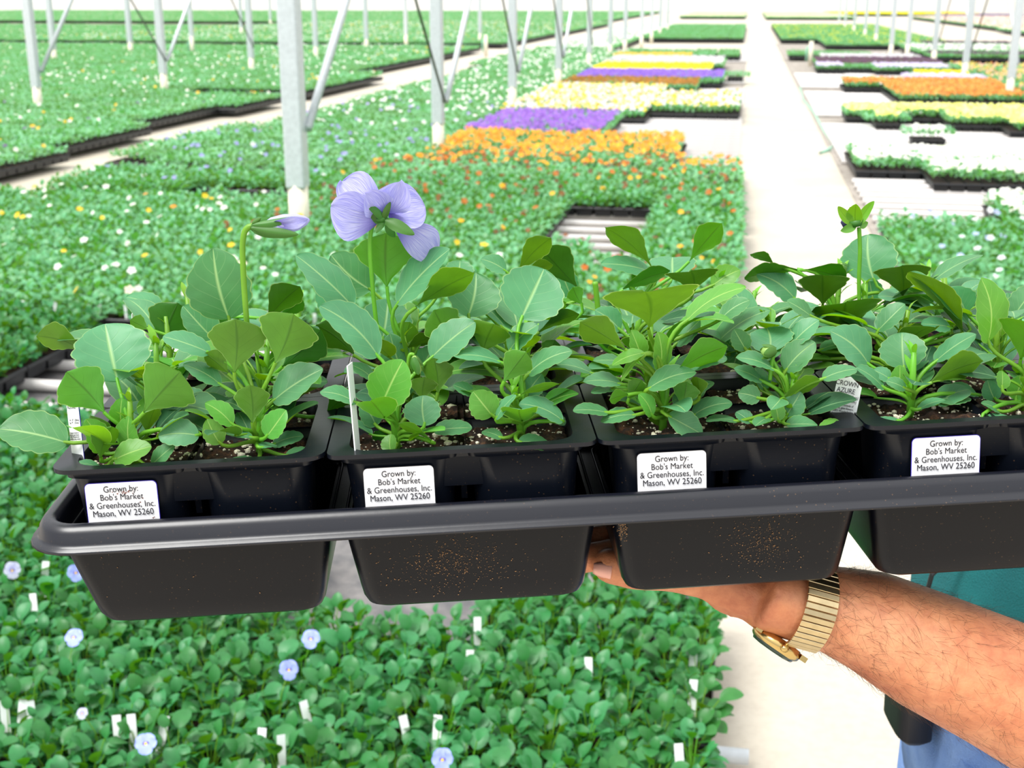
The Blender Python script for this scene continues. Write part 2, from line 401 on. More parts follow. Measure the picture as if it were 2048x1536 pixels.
# standpipes and hose by the aisles
for px, py, lab in ((1620, 133, 'short white standpipe post at the aisle side of the right bed'),
                    (972, 113, 'short white standpipe post beside the left aisle behind the white flowers'),
                    (386, 118, 'short white standpipe post in the left field by the gap between beds')):
    p = onz(px, py, .0); root = empty('water_standpipe', (p.x, p.y, 0), lab, 'standpipe')
    b = MB(); b.tube([(0,0,0),(0,0,.55)], .05, 10); b.build('white_sleeve', M['base'], root)
    b = MB(); b.tube([(-.09,0,.12),(-.09,0,.40),(0,0,.46)], .025, 8); b.build('green_tap', M['hose'], root)
hp = [(1618,160),(1600,175),(1606,200),(1628,225),(1648,262),(1668,292),(1640,306),(1662,300)]
b = MB(); b.tube([onz(x, y, .012) for x, y in hp], .011, 8); o = b.build('garden_hose', M['hose'])
meta(o, 'thin pale green hose trailing along the right side of the concrete aisle', 'hose')

# ---------------------------------------------------------------- plants of the beds
def rosette(seed, n=19, R0=.03, H=.07, nt=6, nu=4, big=.037, extra=0):
    rg = random.Random(seed); mb = MB(); c = Vector((0, 0, 0))
    for i in range(n):
        a = i*2.4+rg.uniform(-.4, .4); tier = i/n
        el = R(12+58*tier+rg.uniform(-12, 12)); stem = (.020+.036*tier)*rg.uniform(.8, 1.15)
        d = Vector((math.cos(a)*math.cos(el), math.sin(a)*math.cos(el), math.sin(el)))
        B = c+d*stem*rg.uniform(.8, 1.1)+Vector((0, 0, .01+H*.3*tier))
        el2 = R(-5+55*tier+rg.uniform(-22, 22)); L = big*rg.uniform(.8, 1.25)*(1 if tier < .8 else .8)
        ax = Vector((math.cos(a)*math.cos(el2), math.sin(a)*math.cos(el2), math.sin(el2)))
        N = Vector((-math.cos(a)*math.sin(el2), -math.sin(a)*math.sin(el2), math.cos(el2)))
        N += Vector((rg.uniform(-.3, .3), rg.uniform(-.3, .3), 0))
        blade(mb, B, B+ax*L, N, L*rg.uniform(.68, .85), nt, nu, .9, .6, .1, .1, .0, seed=seed*50+i)
        mb.tube([c, B], [.0016, .001], 4, 1, caps=False)
    return mb
TRAYW, TRAYD, TZ = .54, .285, .055
CX, CY = .0665, .0665
protos = []
pcol = bpy.data.collections.new('bed_plant_kinds'); S.collection.children.link(pcol)
def project_ok(p, m=120):
    x, y, d = proj(p); return d > .2 and -m < x < 2048+m and -m < y < 1536+m
# block table: x0, x1, y0, y1, kind   (kinds tell which blossoms stand there)
BL = []
def blk(x0, x1, y0, y1, kind): BL.append((x0, x1, y0, y1, kind))
# bed left of the aisle
blk(-5.2,-1.62,.9,3.68,'blue'); blk(-1.62,-1.08,.9,2.9,'blue'); blk(-1.08,0,.9,2.45,'blue'); blk(-.54,0,2.45,2.75,'blue')
blk(-5.2,-2.72,3.68,4.9,'mixl'); blk(-5.2,-1.1,5.05,6.75,'mixl2'); blk(-1.1,0,5.05,6.5,'red'); blk(-1.1,-.82,6.5,6.9,'red')
blk(-.54,-.27,6.5,7.5,'red'); blk(-.27,0,6.5,8.1,'red'); blk(-4.9,-3.0,6.75,8.2,'mixl'); blk(-3.0,-1.15,6.75,8.5,'red'); blk(-3.0,0,8.55,10.0,'red')
blk(-5.2,-4.95,7.0,8.1,'mixl')
blk(-.54,-.27,7.62,8.5,'red'); blk(-.27,0,8.25,8.5,'red')
blk(-5.1,-4.05,8.5,9.5,'lil'); blk(-4.05,-3.0,8.9,9.6,'lil'); blk(-4.9,-2.8,9.75,13,'lil'); blk(-5.15,-2.9,13,16.5,'lilw'); blk(-5.2,-2.95,16.5,26,'white'); blk(-5.7,-2.95,26,33,'white')
blk(-5.5,-4.9,10.2,13.0,'lil')
blk(-2.8,0,10.0,10.9,'orr'); blk(-2.8,-.55,10.9,12.6,'orange'); blk(-2.85,-1.42,12.65,14.9,'purple')
blk(-2.95,-1.16,15.1,19.7,'yw'); blk(-1.16,-.07,15.9,18.4,'yw'); blk(-2.9,-.75,19.9,21.5,'brown'); blk(-2.9,-.4,21.7,23.8,'violet'); blk(-2.9,-.67,23.9,26.3,'yellow')
blk(-1.04,-.4,21.4,21.68,'green'); blk(-.36,-.08,23.2,23.9,'green'); blk(-3.0,-.5,26.4,29.4,'palelil'); blk(-3.1,-1.3,29.5,31.0,'gold'); blk(-3.1,-.2,31.1,34,'green')
blk(-3.6,-.2,44.5,66,'green'); blk(-5.6,-3.7,34,66,'whitefar'); blk(-5.0,-.4,93,120,'palefar')
# left field
blk(-12.9,-6.1,6.0,10.7,'lfield'); blk(-12.9,-6.4,10.7,13.0,'lfield'); blk(-12.9,-6.75,13.0,15.6,'lfield'); blk(-12.9,-6.5,15.6,17.4,'lfield'); blk(-12.9,-8.2,17.4,18.3,'lfieldw'); blk(-12.9,-6.5,18.4,22.5,'lfieldw'); blk(-12.9,-7.4,22.5,35.5,'lfieldw')
blk(-24,-13.3,12,35.2,'far'); blk(-60,-24.3,20,60,'far'); blk(-24,-7.4,38.6,70,'farw'); blk(-75,-8.5,71,125,'far')
# bed right of the aisle
blk(.86,4.0,1.2,8.1,'blueR'); blk(1.65,4.0,8.2,9.15,'whiteR'); blk(.92,1.46,10.85,12.2,'whiteR'); blk(1.46,4.0,10.2,11.8,'whiteR'); blk(1.68,2.02,13.45,13.75,'whiteR')
blk(1.18,3.7,15.75,16.6,'lemon'); blk(1.46,1.75,15.05,15.75,'lemon'); blk(2.28,3.7,15.0,15.75,'lemon'); blk(2.8,3.5,14.4,15.0,'lemon')
blk(1.5,3.9,20.9,22.1,'bronze'); blk(2.05,3.85,19.6,20.9,'bronze'); blk(2.05,3.85,18.4,19.6,'bronze'); blk(2.6,3.9,22.2,23.3,'lilacR'); blk(2.9,3.8,23.4,24.3,'yellow')
blk(1.32,1.86,26.0,26.9,'lilacR'); blk(1.86,2.42,26.2,26.9,'green'); blk(2.42,3.8,25.7,26.9,'lilacR'); blk(1.4,3.9,27,29.6,'dark'); blk(1.6,3.8,29.7,31.2,'palelil'); blk(.95,2.9,32.0,33.4,'green')
blk(4.0,6.6,16.0,27.5,'mixR'); blk(4.2,7.4,31.7,33.2,'dark2'); blk(5.0,7.6,38.9,41,'dark2'); blk(4.2,8,34,38.5,'whitefar')
blk(1.0,2.2,44.0,67,'greeny'); blk(2.2,6,39.2,67,'greeny'); blk(1.0,7,90,120,'palefar'); blk(10.6,20,31,60,'farR'); blk(11,20,61,96,'orfar'); blk(13.5,20,97,108,'violetfar'); blk(6.5,18,109,124,'yellow')
rg = random.Random(5)
outer = []
cells = []      # nearest plants: (x, y, dist)
tiles = []      # (x, y) tile centres past y = 9
trays = []
for (x0, x1, y0, y1, kind) in BL:
    ny = max(1, round((y1-y0)/TRAYD)); nx = max(1, round((x1-x0)/TRAYW))
    tw, td = (x1-x0)/nx, (y1-y0)/ny
    for i in range(nx):
        for j in range(ny):
            cx, cy = x0+(i+.5)*tw, y0+(j+.5)*td
            if not any(project_ok(Vector((cx+sx_*tw/2, cy+sy_*td/2, .2))) for sx_ in (-1, 0, 1) for sy_ in (-1, 1)) and not (cy < 8.2 and cx < 4 and project_ok(Vector((cx, cy, .2)), 420)): continue
            edge = (j == 0) or (i == 0 and cx > 0) or (i == nx-1 and cx < 0) or (cy < 3.8 and abs(cx) < 3)
            trays.append((cx, cy, tw, td, edge, kind))
            if cy < 9.5:
                for a in range(8):
                    for b_ in range(4):
                        px, py = cx-tw/2+(a+.5)*tw/8, cy-td/2+(b_+.5)*td/4
                        if project_ok(Vector((px, py, .2)), 60): cells.append((px, py))
                        elif cy < 8.2 and cx < 4 and project_ok(Vector((px, py, .2)), 420): outer.append((px, py))
            else: tiles.append((cx, cy, kind))
cells.sort(key=lambda c: c[1]**2+c[0]**2)
# what stands nearest shows below the held tray: individuals
near = cells[:300]; rest = [c for c in cells[300:]+outer if c[1] < 5.0]; rest2 = [c for c in cells[300:]+outer if c[1] >= 5.0]
for k in range(3):
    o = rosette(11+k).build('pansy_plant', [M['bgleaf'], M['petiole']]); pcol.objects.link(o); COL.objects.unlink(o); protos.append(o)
rg = random.Random(8)
BLUEF = [(148,1280),(622,1283),(578,1345),(292,1493),(24,925),(25,1145),(152,1150),(885,1525),(165,1432),(3,925)]
fl_cells = {}
for i, (px, py) in enumerate(BLUEF):
    p = onz(px, py, .235)
    k = min(range(len(near)), key=lambda q: (near[q][0]-p.x)**2+(near[q][1]-p.y)**2)
    if (near[k][0]-p.x)**2+(near[k][1]-p.y)**2 < .01: fl_cells[k] = (p, i)
def blossom_mb(face, r=.022, mats=(0, 1, 2), seed=0):
    # five-petalled pansy flower facing 'face': two upper, two side, one lower petal, dark centre and yellow eye
    mb = MB(); n = Vector(face).normalized(); up = Vector((0,0,1)); up = (up-n*up.dot(n)).normalized(); sd = up.cross(n)
    for k, (a, l, w, back) in enumerate([(62,1.05,1.15,.12),(118,1.05,1.15,.12),(5,.95,.95,.0),(175,.95,.95,.0),(270,1.0,1.25,-.06)]):
        d = sd*math.cos(R(a))+up*math.sin(R(a)); c = -n*back*r
        blade(mb, c, c+d*r*l, n, r*w, 6, 4, 1.25, .5, .06, .02, 0, seed=seed*7+k, mi=0, wav=.05)
    for k, (a, l, w) in enumerate([(20,.28,.30),(160,.28,.30),(270,.42,.50)]):
        d = sd*math.cos(R(a))+up*math.sin(R(a)); c = n*r*.06
        blade(mb, c, c+d*r*l, n, r*w, 4, 3, 1.2, .5, .02, .0, 0, seed=seed*7+k+9, mi=1)
    v = [n*r*.16]+[n*r*.1+(sd*math.cos(t)+up*math.sin(t))*r*.13 for t in (i*math.pi/4 for i in range(8))]
    mb.add(v, [(0, 1+i, 1+(i+1) % 8) for i in range(8)], 2)
    return mb
M['bpetal'] = simple('azure_petal', (150, 164, 232), .6, var=.06, scale=120)
M['bdeep'] = simple('violet_blotch', (74, 62, 168), .6, var=.1)
M['beye'] = simple('yellow_eye', (250, 206, 60), .6, var=.05)
FLAB = ['azure pansy in bloom, small flower at the left below the tray corner', 'pansy in full azure bloom, upper of the pair below the tray between leaves',
        'pansy in azure bloom, lower of the pair below the tray', 'azure pansy bloom lying sideways low at the left', 'pansy with violet centred flower left of the tray rim',
        'pansy with pale ruffled flower at the left photo edge below the tray rim', 'pansy whose flower shows just beside the tray corner', 'azure pansy at the bottom edge of the photo', 'pansy with a pale closed bud low at the left', 'pansy flower cut by the left photo edge']
for k, (x, y) in enumerate(near):
    src = protos[k % 3]
    if k < 3: o = src
    else: o = src.copy(); COL.objects.link(o)
    o.location = (x, y, TZ+.062); o.rotation_euler = (rg.uniform(-.12,.12), rg.uniform(-.12,.12), rg.uniform(0, 6.28)); s = rg.uniform(.85, 1.15); o.scale = (s, s, s*rg.uniform(.9, 1.1))
    if k in fl_cells:
        p, i = fl_cells[k]; meta(o, FLAB[i], 'plant')
        o.rotation_euler = (0,0,0); o.scale = (1,1,1)
        loc = Vector(o.location); top = Vector((p.x, p.y, .24))-loc
        face = (CAMP-p).normalized()+Vector((rg.uniform(-.3,.3), rg.uniform(-.2,.2), rg.uniform(-.2,.4)))
        f = blossom_mb(face, .02 if i != 8 else .011, seed=i).build('flower', [M['bpetal'] if i not in (5, 8) else M['petalpale'], M['bdeep'], M['beye']], o, loc=top)
        b = MB(); b.tube([Vector((0,0,.0)), top*.5+Vector((0,0,.02)), top-face.normalized()*.003], .001, 6); b.build('flower_stem', M['petiole'], o)
    else:
        qx, qy, _ = proj((x, y, .2)); wx = 'far left' if qx < 330 else ('left centre' if qx < 700 else ('right centre' if qx < 1060 else 'aisle side')); wy = 'lowest rows' if qy > 1400 else ('middle rows' if qy > 1250 else 'upper rows')
        meta(o, 'leafy green pansy below the held tray, %s, %s' % (wx, wy), 'plant', 'pansies below the held tray, %s, %s' % (wx, wy))
def pts_stuff(name, P, rotz, scl, coll, label, cat, tilt=.12, seed=0):
    """one object: many plants set out on its points"""
    n = len(P); rgn = np.random.RandomState(seed)
    me = bpy.data.meshes.new(name); me.vertices.add(n); me.vertices.foreach_set('co', np.asarray(P, dtype=np.float32).ravel())
    a = me.attributes.new('rot', 'FLOAT_VECTOR', 'POINT'); rot = np.stack([rgn.uniform(-tilt, tilt, n), rgn.uniform(-tilt, tilt, n), rotz], 1).astype(np.float32); a.data.foreach_set('vector', rot.ravel())
    a = me.attributes.new('scl', 'FLOAT_VECTOR', 'POINT'); a.data.foreach_set('vector', np.asarray(scl, dtype=np.float32).ravel())
    a = me.attributes.new('pick', 'INT', 'POINT'); a.data.foreach_set('value', rgn.randint(0, 100, n).astype(np.int32))
    me.update()
    o = bpy.data.objects.new(name, me); COL.objects.link(o); meta(o, label, cat, kind='stuff')
    ng = bpy.data.node_groups.new(name+'_spread', 'GeometryNodeTree')
    ng.interface.new_socket('Geometry', in_out='INPUT', socket_type='NodeSocketGeometry'); ng.interface.new_socket('Geometry', in_out='OUTPUT', socket_type='NodeSocketGeometry')
    gi = ng.nodes.new('NodeGroupInput'); go = ng.nodes.new('NodeGroupOutput'); ip = ng.nodes.new('GeometryNodeInstanceOnPoints')
    ci = ng.nodes.new('GeometryNodeCollectionInfo'); ci.inputs['Collection'].default_value = coll; ci.inputs['Separate Children'].default_value = True; ci.inputs['Reset Children'].default_value = True
    ng.links.new(gi.outputs[0], ip.inputs['Points']); ng.links.new(ci.outputs[0], ip.inputs['Instance']); ip.inputs['Pick Instance'].default_value = True
    for nm, ty, sock in (('rot', 'FLOAT_VECTOR', 'Rotation'), ('scl', 'FLOAT_VECTOR', 'Scale'), ('pick', 'INT', 'Instance Index')):
        na = ng.nodes.new('GeometryNodeInputNamedAttribute'); na.data_type = ty; na.inputs['Name'].default_value = nm
        out = [q for q in na.outputs if q.enabled][0]
        if sock == 'Rotation':
            er = ng.nodes.new('FunctionNodeEulerToRotation'); ng.links.new(out, er.inputs[0]); out = er.outputs[0]
        ng.links.new(out, ip.inputs[sock])
    ng.links.new(ip.outputs[0], go.inputs[0])
    md = o.modifiers.new('spread', 'NODES'); md.node_group = ng
    return o
nr = np.random.RandomState(3); n = len(rest)
s_ = nr.uniform(.85, 1.2, n)
pts_stuff('pansy_foliage', [(x+nr.uniform(-.008,.008), y+nr.uniform(-.008,.008), TZ+.062) for x, y in rest], nr.uniform(0, 6.28, n), np.stack([s_, s_, s_*nr.uniform(.85, 1.15, n)], 1), pcol,
          'green pansy plants of the near bed around the held tray', 'plants', seed=4)
mcol = bpy.data.collections.new('mid_plant_kinds'); S.collection.children.link(mcol)
for k in range(3):
    o = rosette(31+k, 12, nt=4, nu=2).build('pansy_plant', [M['midleaf_hazed'], M['petiole']]); mcol.objects.link(o); COL.objects.unlink(o)
    x, y = rest2.pop(k*9); o.location = (x, y, TZ+.062); meta(o, ['leafy pansy of the bed behind the held tray, by the bare gap', 'leafy pansy of the bed behind the tray, second from the gap', 'leafy pansy of the bed behind the tray, third from the gap'][k], 'plant')
n = len(rest2); s_ = nr.uniform(.85, 1.2, n)
pts_stuff('pansy_foliage', [(x+nr.uniform(-.008,.008), y+nr.uniform(-.008,.008), TZ+.062) for x, y in rest2], nr.uniform(0, 6.28, n), np.stack([s_, s_, s_*nr.uniform(.85, 1.15, n)], 1), mcol,
          'green pansy plants of the beds behind the held tray', 'plants', seed=5)
# trays on the ground: edge trays as things, the others as one object
def tray_mb(w, d):
    mb = MB(); h = .062
    for i in range(4):
        for j in range(2):
            x = -w/2+(i+.5)*w/4; y = -d/2+(j+.5)*d/2; a, b_ = w/8-.004, d/4-.004
            v = [(x+sx_*a*(.86 if z == 0 else 1), y+sy_*b_*(.86 if z == 0 else 1), z) for z in (0, h) for sx_, sy_ in ((-1,-1),(1,-1),(1,1),(-1,1))]
            mb.add(v, [(3,2,1,0),(0,1,5,4),(1,2,6,5),(2,3,7,6),(3,0,4,7)], 0)
            v2 = [(x+sx_*a*.96, y+sy_*b_*.96, h-.008) for sx_, sy_ in ((-1,-1),(1,-1),(1,1),(-1,1))]
            mb.add(v2, [(0,1,2,3)], 1)
    for (a, b_, c, e) in ((-w/2,-d/2,w/2,-d/2),(w/2,-d/2,w/2,d/2),(w/2,d/2,-w/2,d/2),(-w/2,d/2,-w/2,-d/2)):
        mb.tube([(a*.992, b_*.992, h-.012), (c*.992, e*.992, h-.012)], [(.010,.004)]*2, 6, 0, ref=(0,0,1))
    return mb
src = None; cnt = 0; V = []; F = []
tsrc = tray_mb(TRAYW*.99, TRAYD*.99)
tp = np.array(tsrc.v)
tcoll = bpy.data.collections.new('bed_tray_kinds'); S.collection.children.link(tcoll)
trays.sort(key=lambda t: (not (t[4] and t[1] < 34), t[1]))
rest_tr = []
for (cx, cy, tw, td, edge, kind) in trays:
    if edge and cy < 34 and cnt < 290:
        if src is None:
            o = tsrc.build('growing_tray', [M['bgtray'], M['soil']], smooth=False); src = o; tcoll.objects.link(o); COL.objects.unlink(o)
        else: o = src.copy(); COL.objects.link(o)
        side = 'left' if cx < -5.6 else ('middle' if cx < 0 else 'right')
        lab, grp = {'left': ('black growing tray full of pansies at the edge of the field beyond the left aisle', 'edge trays of the left field'),
               'middle': ('black growing tray full of pansies at an edge of the bed left of the concrete aisle', 'edge trays of the bed left of the aisle'),
               'right': ('black growing tray full of pansies at an edge of the bed right of the concrete aisle', 'edge trays of the bed right of the aisle')}[side]
        kd = {'blue': 'green azure pansies', 'blueR': 'azure pansies', 'mixl': 'white flowered pansies', 'mixl2': 'white and yellow pansies', 'red': 'dark red pansies', 'lil': 'lilac pansies', 'lilw': 'white and lilac pansies', 'white': 'white dotted pansies', 'orr': 'orange and rust pansies',
              'orange': 'dense orange pansies', 'purple': 'purple flowers', 'yw': 'yellow and white pansies', 'brown': 'brown pansies', 'violet': 'violet pansies', 'yellow': 'bright yellow pansies', 'green': 'flowerless pansies', 'palelil': 'pale lilac pansies', 'gold': 'golden pansies',
              'whiteR': 'dense white pansies', 'lemon': 'lemon pansies', 'bronze': 'orange brown pansies', 'lilacR': 'pale lilac pansies', 'dark': 'blackish purple pansies', 'dark2': 'dark violet pansies', 'mixR': 'peach and yellow pansies', 'lfield': 'green pansies', 'lfieldw': 'white dotted pansies'}.get(kind, 'pansies')
        wh = {'left': 'in the left field', 'middle': 'left of the concrete aisle', 'right': 'right of the concrete aisle'}[side]
        dz_ = 'nearest' if cy < 5 else ('nearer' if cy < 9 else ('middle' if cy < 15 else ('farther' if cy < 22 else 'far')))
        meta(o, 'black growing tray of %s %s, %s part' % (kd, wh, dz_), 'tray', 'edge trays of %s %s, %s part' % (kd, wh, dz_))
        o.location = (cx, cy, TZ); o.scale = (tw/TRAYW, td/TRAYD, 1); cnt += 1
    else: rest_tr.append((cx, cy, tw, td))
pts_stuff('growing_trays', [(c[0], c[1], TZ) for c in rest_tr], np.zeros(len(rest_tr)), [(c[2]/TRAYW, c[3]/TRAYD, 1) for c in rest_tr], tcoll,
          'black growing trays hidden under the plants inside the beds', 'trays', tilt=0)
# tile of low foliage for everything past y = 9.5
def canopy_tile(seed):
    rg = random.Random(seed); mb = MB()
    for a in range(8):
        for b_ in range(4):
            c = Vector((-TRAYW/2+(a+.5)*TRAYW/8, -TRAYD/2+(b_+.5)*TRAYD/4, 0))
            for i in range(7):
                th = rg.uniform(0, 6.28); el = R(rg.uniform(0, 65)); z = rg.uniform(.02, .08)
                ax = Vector((math.cos(th)*math.cos(el), math.sin(th)*math.cos(el), math.sin(el)))
                B = c+Vector((math.cos(th)*.012, math.sin(th)*.012, z)); N = Vector((-math.cos(th)*math.sin(el), -math.sin(th)*math.sin(el), math.cos(el)))
                L = rg.uniform(.03, .042)
                blade(mb, B, B+ax*L, N, L*.8, 3, 2, .9, .6, .12, .1, 0, seed=i)
    return mb
kcol = bpy.data.collections.new('far_foliage_kinds'); S.collection.children.link(kcol)
for k in range(3):
    x, y, _ = tiles[k*7]
    o = canopy_tile(40+k).build('tray_foliage', [M['farleaf_hazed']]); kcol.objects.link(o); COL.objects.unlink(o)
    o.location = (x, y, TZ+.062); meta(o, 'low green pansy foliage filling one growing tray in the middle distance', 'plants', 'foliage filling trays in the middle distance', 'stuff')
n = len(tiles); print('tiles', n, 'cells', len(cells), 'trays', len(trays))
FAR_H = {}
sc = np.stack([np.ones(n), np.ones(n), nr.uniform(.85, 1.25, n)], 1)
pts_stuff('pansy_fields', [(t[0], t[1], TZ+.062) for t in tiles], (nr.randint(0, 2, n)*math.pi), sc, kcol, 'green pansy foliage filling the far beds and fields of the greenhouse', 'plants', tilt=.02, seed=9)

# ---------------------------------------------------------------- blossoms out in the beds
def rgb(*c): return s2l(c)[:3]
KCOL = {'blue': (0, []), 'mixl': (14, [rgb(250,250,246)]*6+[rgb(255,205,20)]*2+[rgb(255,150,40)]), 'mixl2': (11, [rgb(250,250,246)]*6+[rgb(255,205,20)]*2+[rgb(250,230,215)]),
        'red': (28, [rgb(112,26,14)]*4+[rgb(200,84,20)]*2+[rgb(250,180,20)]+[rgb(84,20,40)]*2), 'orr': (60, [rgb(255,160,30)]*5+[rgb(150,50,20)]*2+[rgb(230,110,20)]),
        'orange': (200, [rgb(255,170,36)]*5+[rgb(250,140,24)]*3+[rgb(255,200,60)]), 'purple': (420, [rgb(140,86,210)]*3+[rgb(160,112,226)]),
        'yw': (260, [rgb(255,226,50)]*4+[rgb(236,226,246)]*4+[rgb(255,246,236)]*3+[rgb(250,180,60)]), 'brown': (320, [rgb(150,96,30)]*3+[rgb(190,120,40)]),
        'violet': (420, [rgb(140,96,226)]*3+[rgb(120,76,210)]), 'yellow': (420, [rgb(255,232,10)]), 'green': (0, []), 'palelil': (250, [rgb(226,220,232)]*2+[rgb(206,200,220)]),
        'gold': (300, [rgb(226,190,70)]), 'lil': (10, [rgb(150,150,232)]*3+[rgb(240,240,250)]), 'lilw': (12, [rgb(250,250,250)]*3+[rgb(170,160,236)]), 'white': (13, [rgb(252,252,252)]),
        'whitefar': (50, [rgb(252,252,252)]), 'palefar': (40, [rgb(236,236,200)]), 'lfield': (3.2, [rgb(250,250,246)]*3+[rgb(255,200,40)]*2+[rgb(90,60,150)]), 'lfieldw': (4.5, [rgb(252,252,250)]*5+[rgb(255,210,60)]),
        'far': (1.2, [rgb(240,240,220)]), 'farw': (5, [rgb(252,252,250)]*4+[rgb(255,205,60)]), 'blueR': (22, [rgb(176,190,242)]*3+[rgb(240,242,252)]*2), 'whiteR': (330, [rgb(252,253,250)]*6+[rgb(240,246,225)]),
        'lemon': (420, [rgb(246,250,130)]*3+[rgb(252,252,180)]*2), 'bronze': (380, [rgb(222,128,44)]*3+[rgb(240,170,84)]*2+[rgb(176,84,30)]), 'lilacR': (380, [rgb(208,196,246)]*3+[rgb(232,226,250)]*2),
        'dark': (420, [rgb(74,34,96)]*3+[rgb(56,26,70)]), 'dark2': (160, [rgb(56,40,90)]*2), 'mixR': (45, [rgb(250,200,120)]*2+[rgb(252,190,170)]*2+[rgb(250,220,80)]+[rgb(180,70,50)]), 'greeny': (6, [rgb(220,224,60)]),
        'farR': (60, [rgb(250,250,240)]*2+[rgb(230,180,110)]), 'orfar': (180, [rgb(226,160,90)]*2+[rgb(150,120,200)]+[rgb(250,250,250)]*2), 'violetfar': (200, [rgb(120,100,150)])}
KNAME = {'orr': ('orange_pansy_blossoms', 'orange and rust pansy blossoms thinly set in front of the dense orange block'),
         'orange': ('orange_pansy_blossoms', 'dense block of orange pansy blossoms left of the concrete aisle'),
         'purple': ('purple_pansy_blossoms', 'patch of bright purple blossoms behind the orange block by the second post'),
         'yw': ('mixed_pansy_blossoms', 'mixed yellow, white and lilac pansy blossoms in a wide block left of the aisle'), 'brown': ('brown_pansy_blossoms', 'narrow strip of brown pansy blossoms before the violet strip'),
         'violet': ('violet_pansy_blossoms', 'violet strip of blossoms in front of the yellow strip left of the aisle'), 'yellow': ('yellow_pansy_blossoms', 'bright yellow strips of pansy blossoms in the distance'),
         'palelil': ('pale_pansy_blossoms', 'greyish pale lilac blossoms in far strips on both sides of the aisle'), 'gold': ('golden_pansy_blossoms', 'dull golden strip of blossoms far left of the aisle'),
         'lil': ('lilac_pansy_blossoms', 'scattered lilac blossoms among green plants behind the nearest post'), 'lilw': ('white_and_lilac_pansy_blossoms', 'scattered white and lilac blossoms behind the second post'),
         'white': ('white_pansy_blossoms', 'scattered white blossoms along the near side of the left aisle'), 'whitefar': ('white_pansy_blossoms', 'white blossoms in distant beds beside the post rows'),
         'palefar': ('pale_pansy_blossoms', 'very pale blossoms in the farthest beds at the end of the aisle'), 'lfield': ('mixed_pansy_blossoms', 'few white, yellow and dark blossoms in the near part of the left field'),
         'lfieldw': ('white_pansy_blossoms', 'few white blossoms in the left field behind the posts'), 'far': ('pale_pansy_blossoms', 'sparse pale blossoms in the farthest green fields at the left'),
         'farw': ('white_pansy_blossoms', 'white and yellow blossoms in the field behind the cross path'), 'mixl2': ('white_and_yellow_pansy_blossoms', 'white and yellow blossoms dotted in the bed behind the left half of the held tray'),
         'mixl': ('white_and_yellow_pansy_blossoms', 'white and yellow blossoms dotted near the edge of the left aisle'), 'red': ('dark_red_pansy_blossoms', 'dark red and orange blossoms dotted in the green bed behind the held tray'),
         'blueR': ('azure_pansy_blossoms', 'azure and white blossoms dotted in the green bed right of the aisle'), 'whiteR': ('white_pansy_blossoms', 'dense white blossoms in the trays right of the aisle'),
         'lemon': ('lemon_pansy_blossoms', 'lemon yellow blossoms in the row of trays behind the white ones'), 'bronze': ('bronze_pansy_blossoms', 'orange brown blossoms in the block right of the aisle'),
         'lilacR': ('lilac_pansy_blossoms', 'pale lilac blossoms in strips behind the orange brown block'), 'dark': ('dark_purple_pansy_blossoms', 'blackish purple strip of blossoms right of the aisle'),
         'dark2': ('dark_violet_pansy_blossoms', 'dark violet blossoms in the trays behind the right post row'), 'mixR': ('peach_and_yellow_pansy_blossoms', 'peach, yellow and rust blossoms behind the right post row'),
         'greeny': ('yellowish_pansy_blossoms', 'few yellow blossoms in the large green block far right of the aisle'), 'farR': ('white_and_tan_pansy_blossoms', 'white and tan blossoms in the far field at the right'),
         'orfar': ('orange_and_white_pansy_blossoms', 'orange, violet and white strips far away at the right edge'), 'violetfar': ('dusky_violet_pansy_blossoms', 'dusky violet strip far away at the right wall')}
# one blossom as a small ruffled cup of petals
def blossom_unit():
    V = [(0, 0, 0)]; F = []
    for k in range(5):
        a = k*2*math.pi/5; r = 1.0 if k else 1.15
        b = len(V)
        V += [(math.cos(a-.55)*.75*r, math.sin(a-.55)*.75*r, .16), (math.cos(a)*r, math.sin(a)*r, .10), (math.cos(a+.55)*.75*r, math.sin(a+.55)*.75*r, .16)]
        F += [(0, b, b+1), (0, b+1, b+2)]
    return np.array(V), np.array(F)
BV, BF = blossom_unit()
def scatter(kind, P, r, cols, eye=True):
    V = []; F = []; C_ = []
    for i, p in enumerate(P):
        n = (CAMP-p).normalized()*nr.uniform(.2, 1.0)+Vector((nr.uniform(-.5,.5), nr.uniform(-.5,.5), nr.uniform(.3, 1.2))); n.normalize()
        q = n.to_track_quat('Z', 'Y') @ Quaternion((0,0,1), nr.uniform(0, 6.28)); m = np.array(q.to_matrix())
        rr = r*nr.uniform(.75, 1.15); c = np.array(cols[nr.randint(len(cols))])*nr.uniform(.88, 1.0)
        F.append(BF+len(V)*len(BV)); V.append(BV@m.T*rr+np.array(p)); cc = np.tile(c, (len(BV), 1)); cc[0] = c*.75+np.array([.2, .13, 0]); C_.append(np.clip(cc, 0, 1))
    nm, lab = KNAME[kind]
    o = np_mesh(nm, np.vstack(V), np.vstack(F), M['blossom'], np.vstack(C_)); meta(o, lab, 'flowers', kind='stuff'); return o
bykind = {}
for (x0, x1, y0, y1, kind) in BL:
    dens, cols = KCOL[kind]
    if not cols: continue
    n = nr.poisson(dens*(x1-x0)*(y1-y0))
    for _ in range(n):
        p = Vector((nr.uniform(x0+.02, x1-.02), nr.uniform(y0+.02, y1-.02), TZ+.062+(nr.uniform(.09, .13) if dens > 100 else nr.uniform(.10, .13))))
        if project_ok(p, 60): bykind.setdefault(kind, []).append(p)
INDIV = {'red', 'mixl', 'mixl2', 'blueR', 'lil'}
